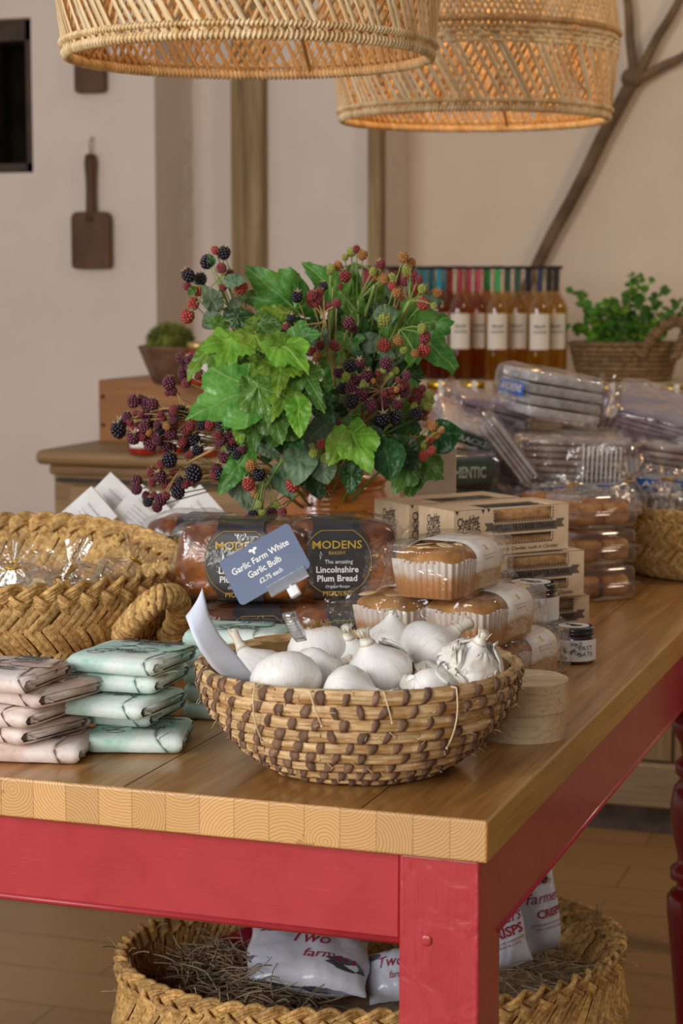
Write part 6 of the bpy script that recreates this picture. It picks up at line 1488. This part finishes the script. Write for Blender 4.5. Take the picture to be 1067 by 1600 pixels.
# ------------------------------------------------------------------ woven pendant shades
RAT = mat('rattan_strip', 'dab47c', 'f6e0b6', scale=24, stretch=(1, 1, .4), rough=.5, isl=.16)
RATI = mat('rattan_inner', 'c69860', 'e0b880', scale=24, rough=.55, isl=.16)
g = G('rattan_strip_lit'); 
def pendant(label, hubpx, D, seed, glow):
    c = onD(*hubpx, D); t = thing('pendant_lamp', label, 'lamp', c, 0, 'woven rattan pendant lamps'); rs = random.Random(seed)
    r0 = .2505
    zs = [0, .02, .06, .10, .14, .18, .24, .30, .34]; rr = [1.0, 1.012, 1.035, 1.05, 1.06, 1.06, 1.02, .90, .74]
    def rad(z):
        for i in range(len(zs)-1):
            if z <= zs[i+1]: f = (z-zs[i])/(zs[i+1]-zs[i]); return r0*lerp(rr[i], rr[i+1], f)
        return r0*rr[-1]
    def S(a, z, off=0): q = rad(max(0, z))+off; return Vector((q*cos(a), q*sin(a), z))
    def strip(m, a0, z0, a1, z1, w, off, n=6):
        def f(u, v):
            a = lerp(a0, a1, u)+(v-.5)*w/r0; return S(a, lerp(z0, z1, u), off+.0006*sin(u*9))
        m.grid(f, n, 1)
    H1 = .135
    m = MB(); N = 118
    for i in range(N):                                            # outer splints leaning one way, in pairs and threes
        if i % 7 == 6: continue
        a = 2*pi*(i+rs.uniform(-.16, .16))/N; da = -.30+rs.uniform(-.015, .015); strip(m, a, -.004, a+da, H1, rs.uniform(.0062, .0100), .0030)
    m.build('outer_splints', RAT, t, solid=.0009)
    m = MB(); N = 104
    for i in range(N):
        a = 2*pi*(i+rs.uniform(-.12, .12))/N; da = .27+rs.uniform(-.015, .015); strip(m, a, -.004, a+da, H1, rs.uniform(.0045, .0065), -.0030)
    m.build('inner_splints', RATI, t, solid=.0009)
    m = MB(); N = 150                                              # denser cross weave above the band
    for i in range(N):
        a = 2*pi*(i+rs.uniform(-.1, .1))/N; strip(m, a, H1, a+.42, .34, .0055, .0018, 12)
    for i in range(N):
        a = 2*pi*(i+rs.uniform(-.1, .1))/N; strip(m, a, H1, a-.42, .34, .0055, -.0012, 12)
    m.build('upper_weave', RAT, t, solid=.0008)
    m = MB()
    for j in range(4):                                             # horizontal plaited band
        z = H1-.020+.0085*j; n = 150
        def f(u, v, z=z, j=j): a = u*2*pi; return S(a, z+(v-.5)*.0066, .0035+.0022*sin(a*42+j*pi))
        m.grid(f, 420, 1, cu=True)
    m.build('plaited_band', RAT, t, solid=.0008)
    def ring(z, r_, off, name, mt, w_=.0022, pitch=.0066):
        m = MB(); q = rad(z)+off; m.tube([(q*cos(a), q*sin(a), z) for a in [2*pi*i/120 for i in range(120)]], r_, 8, closed=True)
        n = int(2*pi*q/pitch)
        for i in range(n):
            a = 2*pi*i/n; pts = []
            for k in range(8):
                b = 2*pi*k/8; aa = a+.006*sin(b)+rs.uniform(-.0006, .0006); R_ = q+(r_+.0006)*cos(b); pts.append((R_*cos(aa), R_*sin(aa), z+(r_+.0006)*sin(b)))
            m.tube(pts, w_, 5, closed=True)
        m.build(name, mt, t)
    ring(0, .0052, 0, 'wrapped_rim', RAT); ring(.0135, .0032, .004, 'rim_cord', RAT, .0016, .006); ring(H1+.018, .0038, .004, 'band_cord', RATI, .0018, .0075)
    m = MB(); ring_r = .055
    m.lathe([(rad(.34), .34), (.12, .352), (ring_r, .355)], 48); m.lathe([(.022, .30), (.024, .36), (.010, .40), (0, .40)], 24)
    m.build('top_plate', RATI, t)
    m = MB(); m.tube([(0, 0, .38), (0, 0, 2.75-c.z)], .0035, 8); m.build('cord', mat('flex_brown', '5a4632', rough=.6), t)
    m = MB(); m.sph((0, 0, .275), (.034, .034, .038), 20, 14); m.lathe([(.016, .30), (.016, .335), (0, .335)], 16)
    g = G('lamp_bulb_'+str(seed)); g.base(lin('fff0d0'), .4); g.set(g.p, 'Emission Color', (1, .62, .26, 1)); g.set(g.p, 'Emission Strength', glow*3); m.build('bulb', g.m, t)
    l = bpy.data.lights.new('pendant_light', 'POINT'); l.energy = glow; l.color = (1, .66, .33); l.shadow_soft_size = .09; o = bpy.data.objects.new('pendant_light', l); COL.objects.link(o); o.parent = t; o.location = (0, 0, .2)
    # the twisted inner brace seen through the rim
    m = MB(); m.tube([(.0, -r0, 0), (.0, -r0*.6, .12), (0, -.02, .33)], .003, 6); m.tube([(.0, r0, 0), (.0, r0*.6, .12), (0, .02, .33)], .003, 6); m.tube([(r0, 0, 0), (r0*.6, 0, .12), (.02, 0, .33)], .003, 6); m.tube([(-r0, 0, 0), (-r0*.6, 0, .12), (-.02, 0, .33)], .003, 6); m.build('inner_brace', RATI, t)
    return t
pendant('large woven rattan pendant shade, nearer and further left', (389, 88), 2.80, 1, .8)
pendant('large woven rattan pendant shade hanging lower and further back at the right, glowing inside', (741, 186), 3.82, 2, 1.9)
a_ = onD(389, 88, 2.8); b_ = onD(741, 186, 3.82)
m = MB(); d_ = (b_-a_); L_ = d_.length+2.2; mid = (a_+b_)/2; m.box((mid.x, mid.y, 2.80), (L_, .12, .14), atan2(d_.y, d_.x)); struct(m.build('trim_6', OLD, smooth=False, bevel=.006))

# ------------------------------------------------------------------ big oval basket under the table
RZm = .415; D_ = 2.53
cc_ = onD(583, 1472, D_); RZm = cc_.z-.02
t, fo, S_ = esparto('large oval plaited straw basket on the floor under the table, lined with straw', (cc_.x, cc_.y, 0), .335, .255, [.0, .06, .12, .18, .24, .30, RZm], .1, lambda q: .88+.12*q**.7-.02*cos(q*20), .016, YAW+R(13), seed=15, pitch=.030, name='esparto_basket')
FW = YAW+R(13)
DRY = mat('dry_straw', '7c6c58', 'b09c80', scale=60, rough=.8, isl=.35)
m = MB(); rs = random.Random(3)
def inb(ax, ay): return Vector((cc_.x, cc_.y, 0))+Matrix.Rotation(FW, 3, 'Z') @ Vector((ax, ay, 0))
for i in range(1500):
    s_ = rs.choice((-1, -1, 1)); a = rs.uniform(0, 6.28); k = sqrt(rs.random()); x, y = s_*.19+.115*k*cos(a), .20*k*sin(a)*(.9)
    z = RZm-.055+.05*(1-k*k)+rs.uniform(-.02, .022)+(-.0 if s_ < 0 else -.02); p = inb(x, y); p.z = z; an = rs.uniform(0, 6.28); L = rs.uniform(.02, .06); d = Vector((cos(an), sin(an), rs.uniform(-.3, .45)))*L
    m.tube(bez(p, p+d*.5+Vector((rs.uniform(-1, 1), rs.uniform(-1, 1), rs.uniform(-.5, 1)))*.012, p+d, 4), .0008, 4, cap=False)
for i in range(46):
    a = rs.uniform(2.2, 4.4) if i % 2 else rs.uniform(-.9, .9); p = inb(.325*cos(a), .245*sin(a)); p.z = RZm+.01; d = Vector((rs.uniform(-1, 1), rs.uniform(-1, 1), rs.uniform(-.1, .7)))*rs.uniform(.02, .06); m.tube(bez(p, p+d*.6+Vector((0, 0, .01)), p+d, 4), .0008, 4, cap=False)
m.grid(lambda u, v: inb(.30*v*cos(u*6.2832), .22*v*sin(u*6.2832))+Vector((0, 0, RZm-.075+.02*(1-v*v))), 40, 4, cu=True)
tag(m.build('loose_straw', DRY), 'grey-brown loose straw lining the large oval basket under the table', 'straw', kind='stuff')
# crisp bags
FOIL = mat('white_foil', 'ccd6ec', 'e2e6f0', scale=6, rough=.25, bump=.4, bdist=.004, bscale=30, coat=.3)
REDI = mat('crimson_print', 'a01c38', rough=.45); MARO = mat('maroon_foil', '7c1830', '94203a', scale=10, rough=.3)
def crisp(label, corners, Dl, seed, kind, group='bags of crisps in the oval basket', body=FOIL):
    """corners: pixels TL, TR, BR, BL with depths"""
    P4 = [onD(x, y, d) for (x, y), d in zip(corners, Dl)]; c = sum(P4, Vector())/4
    ex = (P4[1]-P4[0]+P4[2]-P4[3])/2; ey = (P4[0]-P4[3]+P4[1]-P4[2])/2; w_, h_ = ex.length, ey.length; Mx = frameM(c, ex, ey); t = thing('crisp_bag', label, 'bag of crisps', group=group); t.matrix_world = Mx
    rs = random.Random(seed)
    def puff(x, y):                                  # pillow thickness with creases at the seals
        u, v = x/w_*2, y/h_*2; return .026*max(0, 1-abs(u)**2.6)**.6*max(0, 1-abs(v)**4)**.7+.005*noise.noise(Vector((x*26, y*26, seed)))+.003*abs(noise.noise(Vector((x*70, y*30, seed))))
    m = MB()
    for s_ in (1, -1):
        m.grid(lambda u, v, s_=s_: ((u-.5)*w_*(1-.03*sin(v*9)), (v-.5)*h_, s_*puff((u-.5)*w_, (v-.5)*h_)), 30, 36)
    m.build('foil_bag', body, t, smooth='auto', angle=30)
    on = lambda x, y: (x, y, puff(x, y)+.0016)
    if kind == 'crisps':
        m = MB(); m.text('Two', w_*.20, lambda x, y: on(x, y+h_*.30), shear=.35, bold=.0); m.text('farmers', w_*.30, lambda x, y: on(x, y+h_*.13), shear=.30, bold=.0, width=w_*.88)
        m.text('CRISPS', w_*.22, lambda x, y: on(x+.004, y-h_*.045), bold=.025, width=w_*.72); m.text('protecting our countryside', w_*.075, lambda x, y: on(x, y-h_*.15)); m.text('one crunch at a time', w_*.075, lambda x, y: on(x, y-h_*.20)); m.build('red_lettering', REDI, t, smooth=False)
        m = MB(); n = 24; a_ = [on(w_*.0+.20*w_*cos(2*pi*k/n)*.7, h_*.36+.20*w_*sin(2*pi*k/n)*.7) for k in range(n)]; m.add(a_, [tuple(range(n))]); b_ = m.build('black_badge', BLACK, t, smooth=False)
        m = MB(); m.text('TASTE', w_*.085, lambda x, y: (on(x, y+h_*.36)[0], on(x, y+h_*.36)[1], on(0, h_*.36)[2]+.0015), bold=.03); m.build('badge_lettering', WHITE, b_, smooth=False)
    elif kind == 'two':
        m = MB(); m.text('Two', h_*.30, lambda x, y: on(x*.9-w_*.02, y+h_*.12), shear=.35, bold=.0); m.text('farmers', h_*.20, lambda x, y: on(x+w_*.16, y-h_*.14), shear=.3, width=w_*.45); m.build('red_lettering', REDI, t, smooth=False)
        n = 16
        for (ax, ay, sx, sy) in ((.30, -.22, .16, .10), (-.30, .30, .12, .08)):
            m = MB(); m.add([on(w_*(ax+sx*cos(2*pi*k/n)*(1+.2*sin(3*k))), h_*(ay+sy*sin(2*pi*k/n))) for k in range(n)], [tuple(range(n))])
            m.build('black_drawing', mat('grey_drawing', '50525c', rough=.5), t, smooth=False)
crisp('white bag of crisps with red lettering, upright, furthest right by the table leg', [(812, 1352), (848, 1340), (884, 1478), (800, 1500)], [2.56, 2.60, 2.58, 2.54], 1, 'crisps')
crisp('white bag of crisps with red lettering, upright, just behind the front leg of the table', [(722, 1400), (806, 1375), (826, 1500), (735, 1530)], [2.46, 2.48, 2.46, 2.44], 2, 'crisps')
crisp('white bag of crisps lying on its side under the red apron', [(395, 1450), (560, 1470), (590, 1560), (380, 1530)], [2.56, 2.56, 2.46, 2.46], 3, 'two')
crisp('white bag of crisps just left of the front leg of the table, mostly hidden', [(570, 1495), (650, 1480), (660, 1560), (575, 1570)], [2.55, 2.55, 2.50, 2.50], 4, 'two')
crisp('maroon crisp packet lying behind the white bag under the red apron', [(345, 1470), (450, 1440), (480, 1500), (365, 1510)], [2.66, 2.70, 2.64, 2.62], 5, 'none', body=MARO)
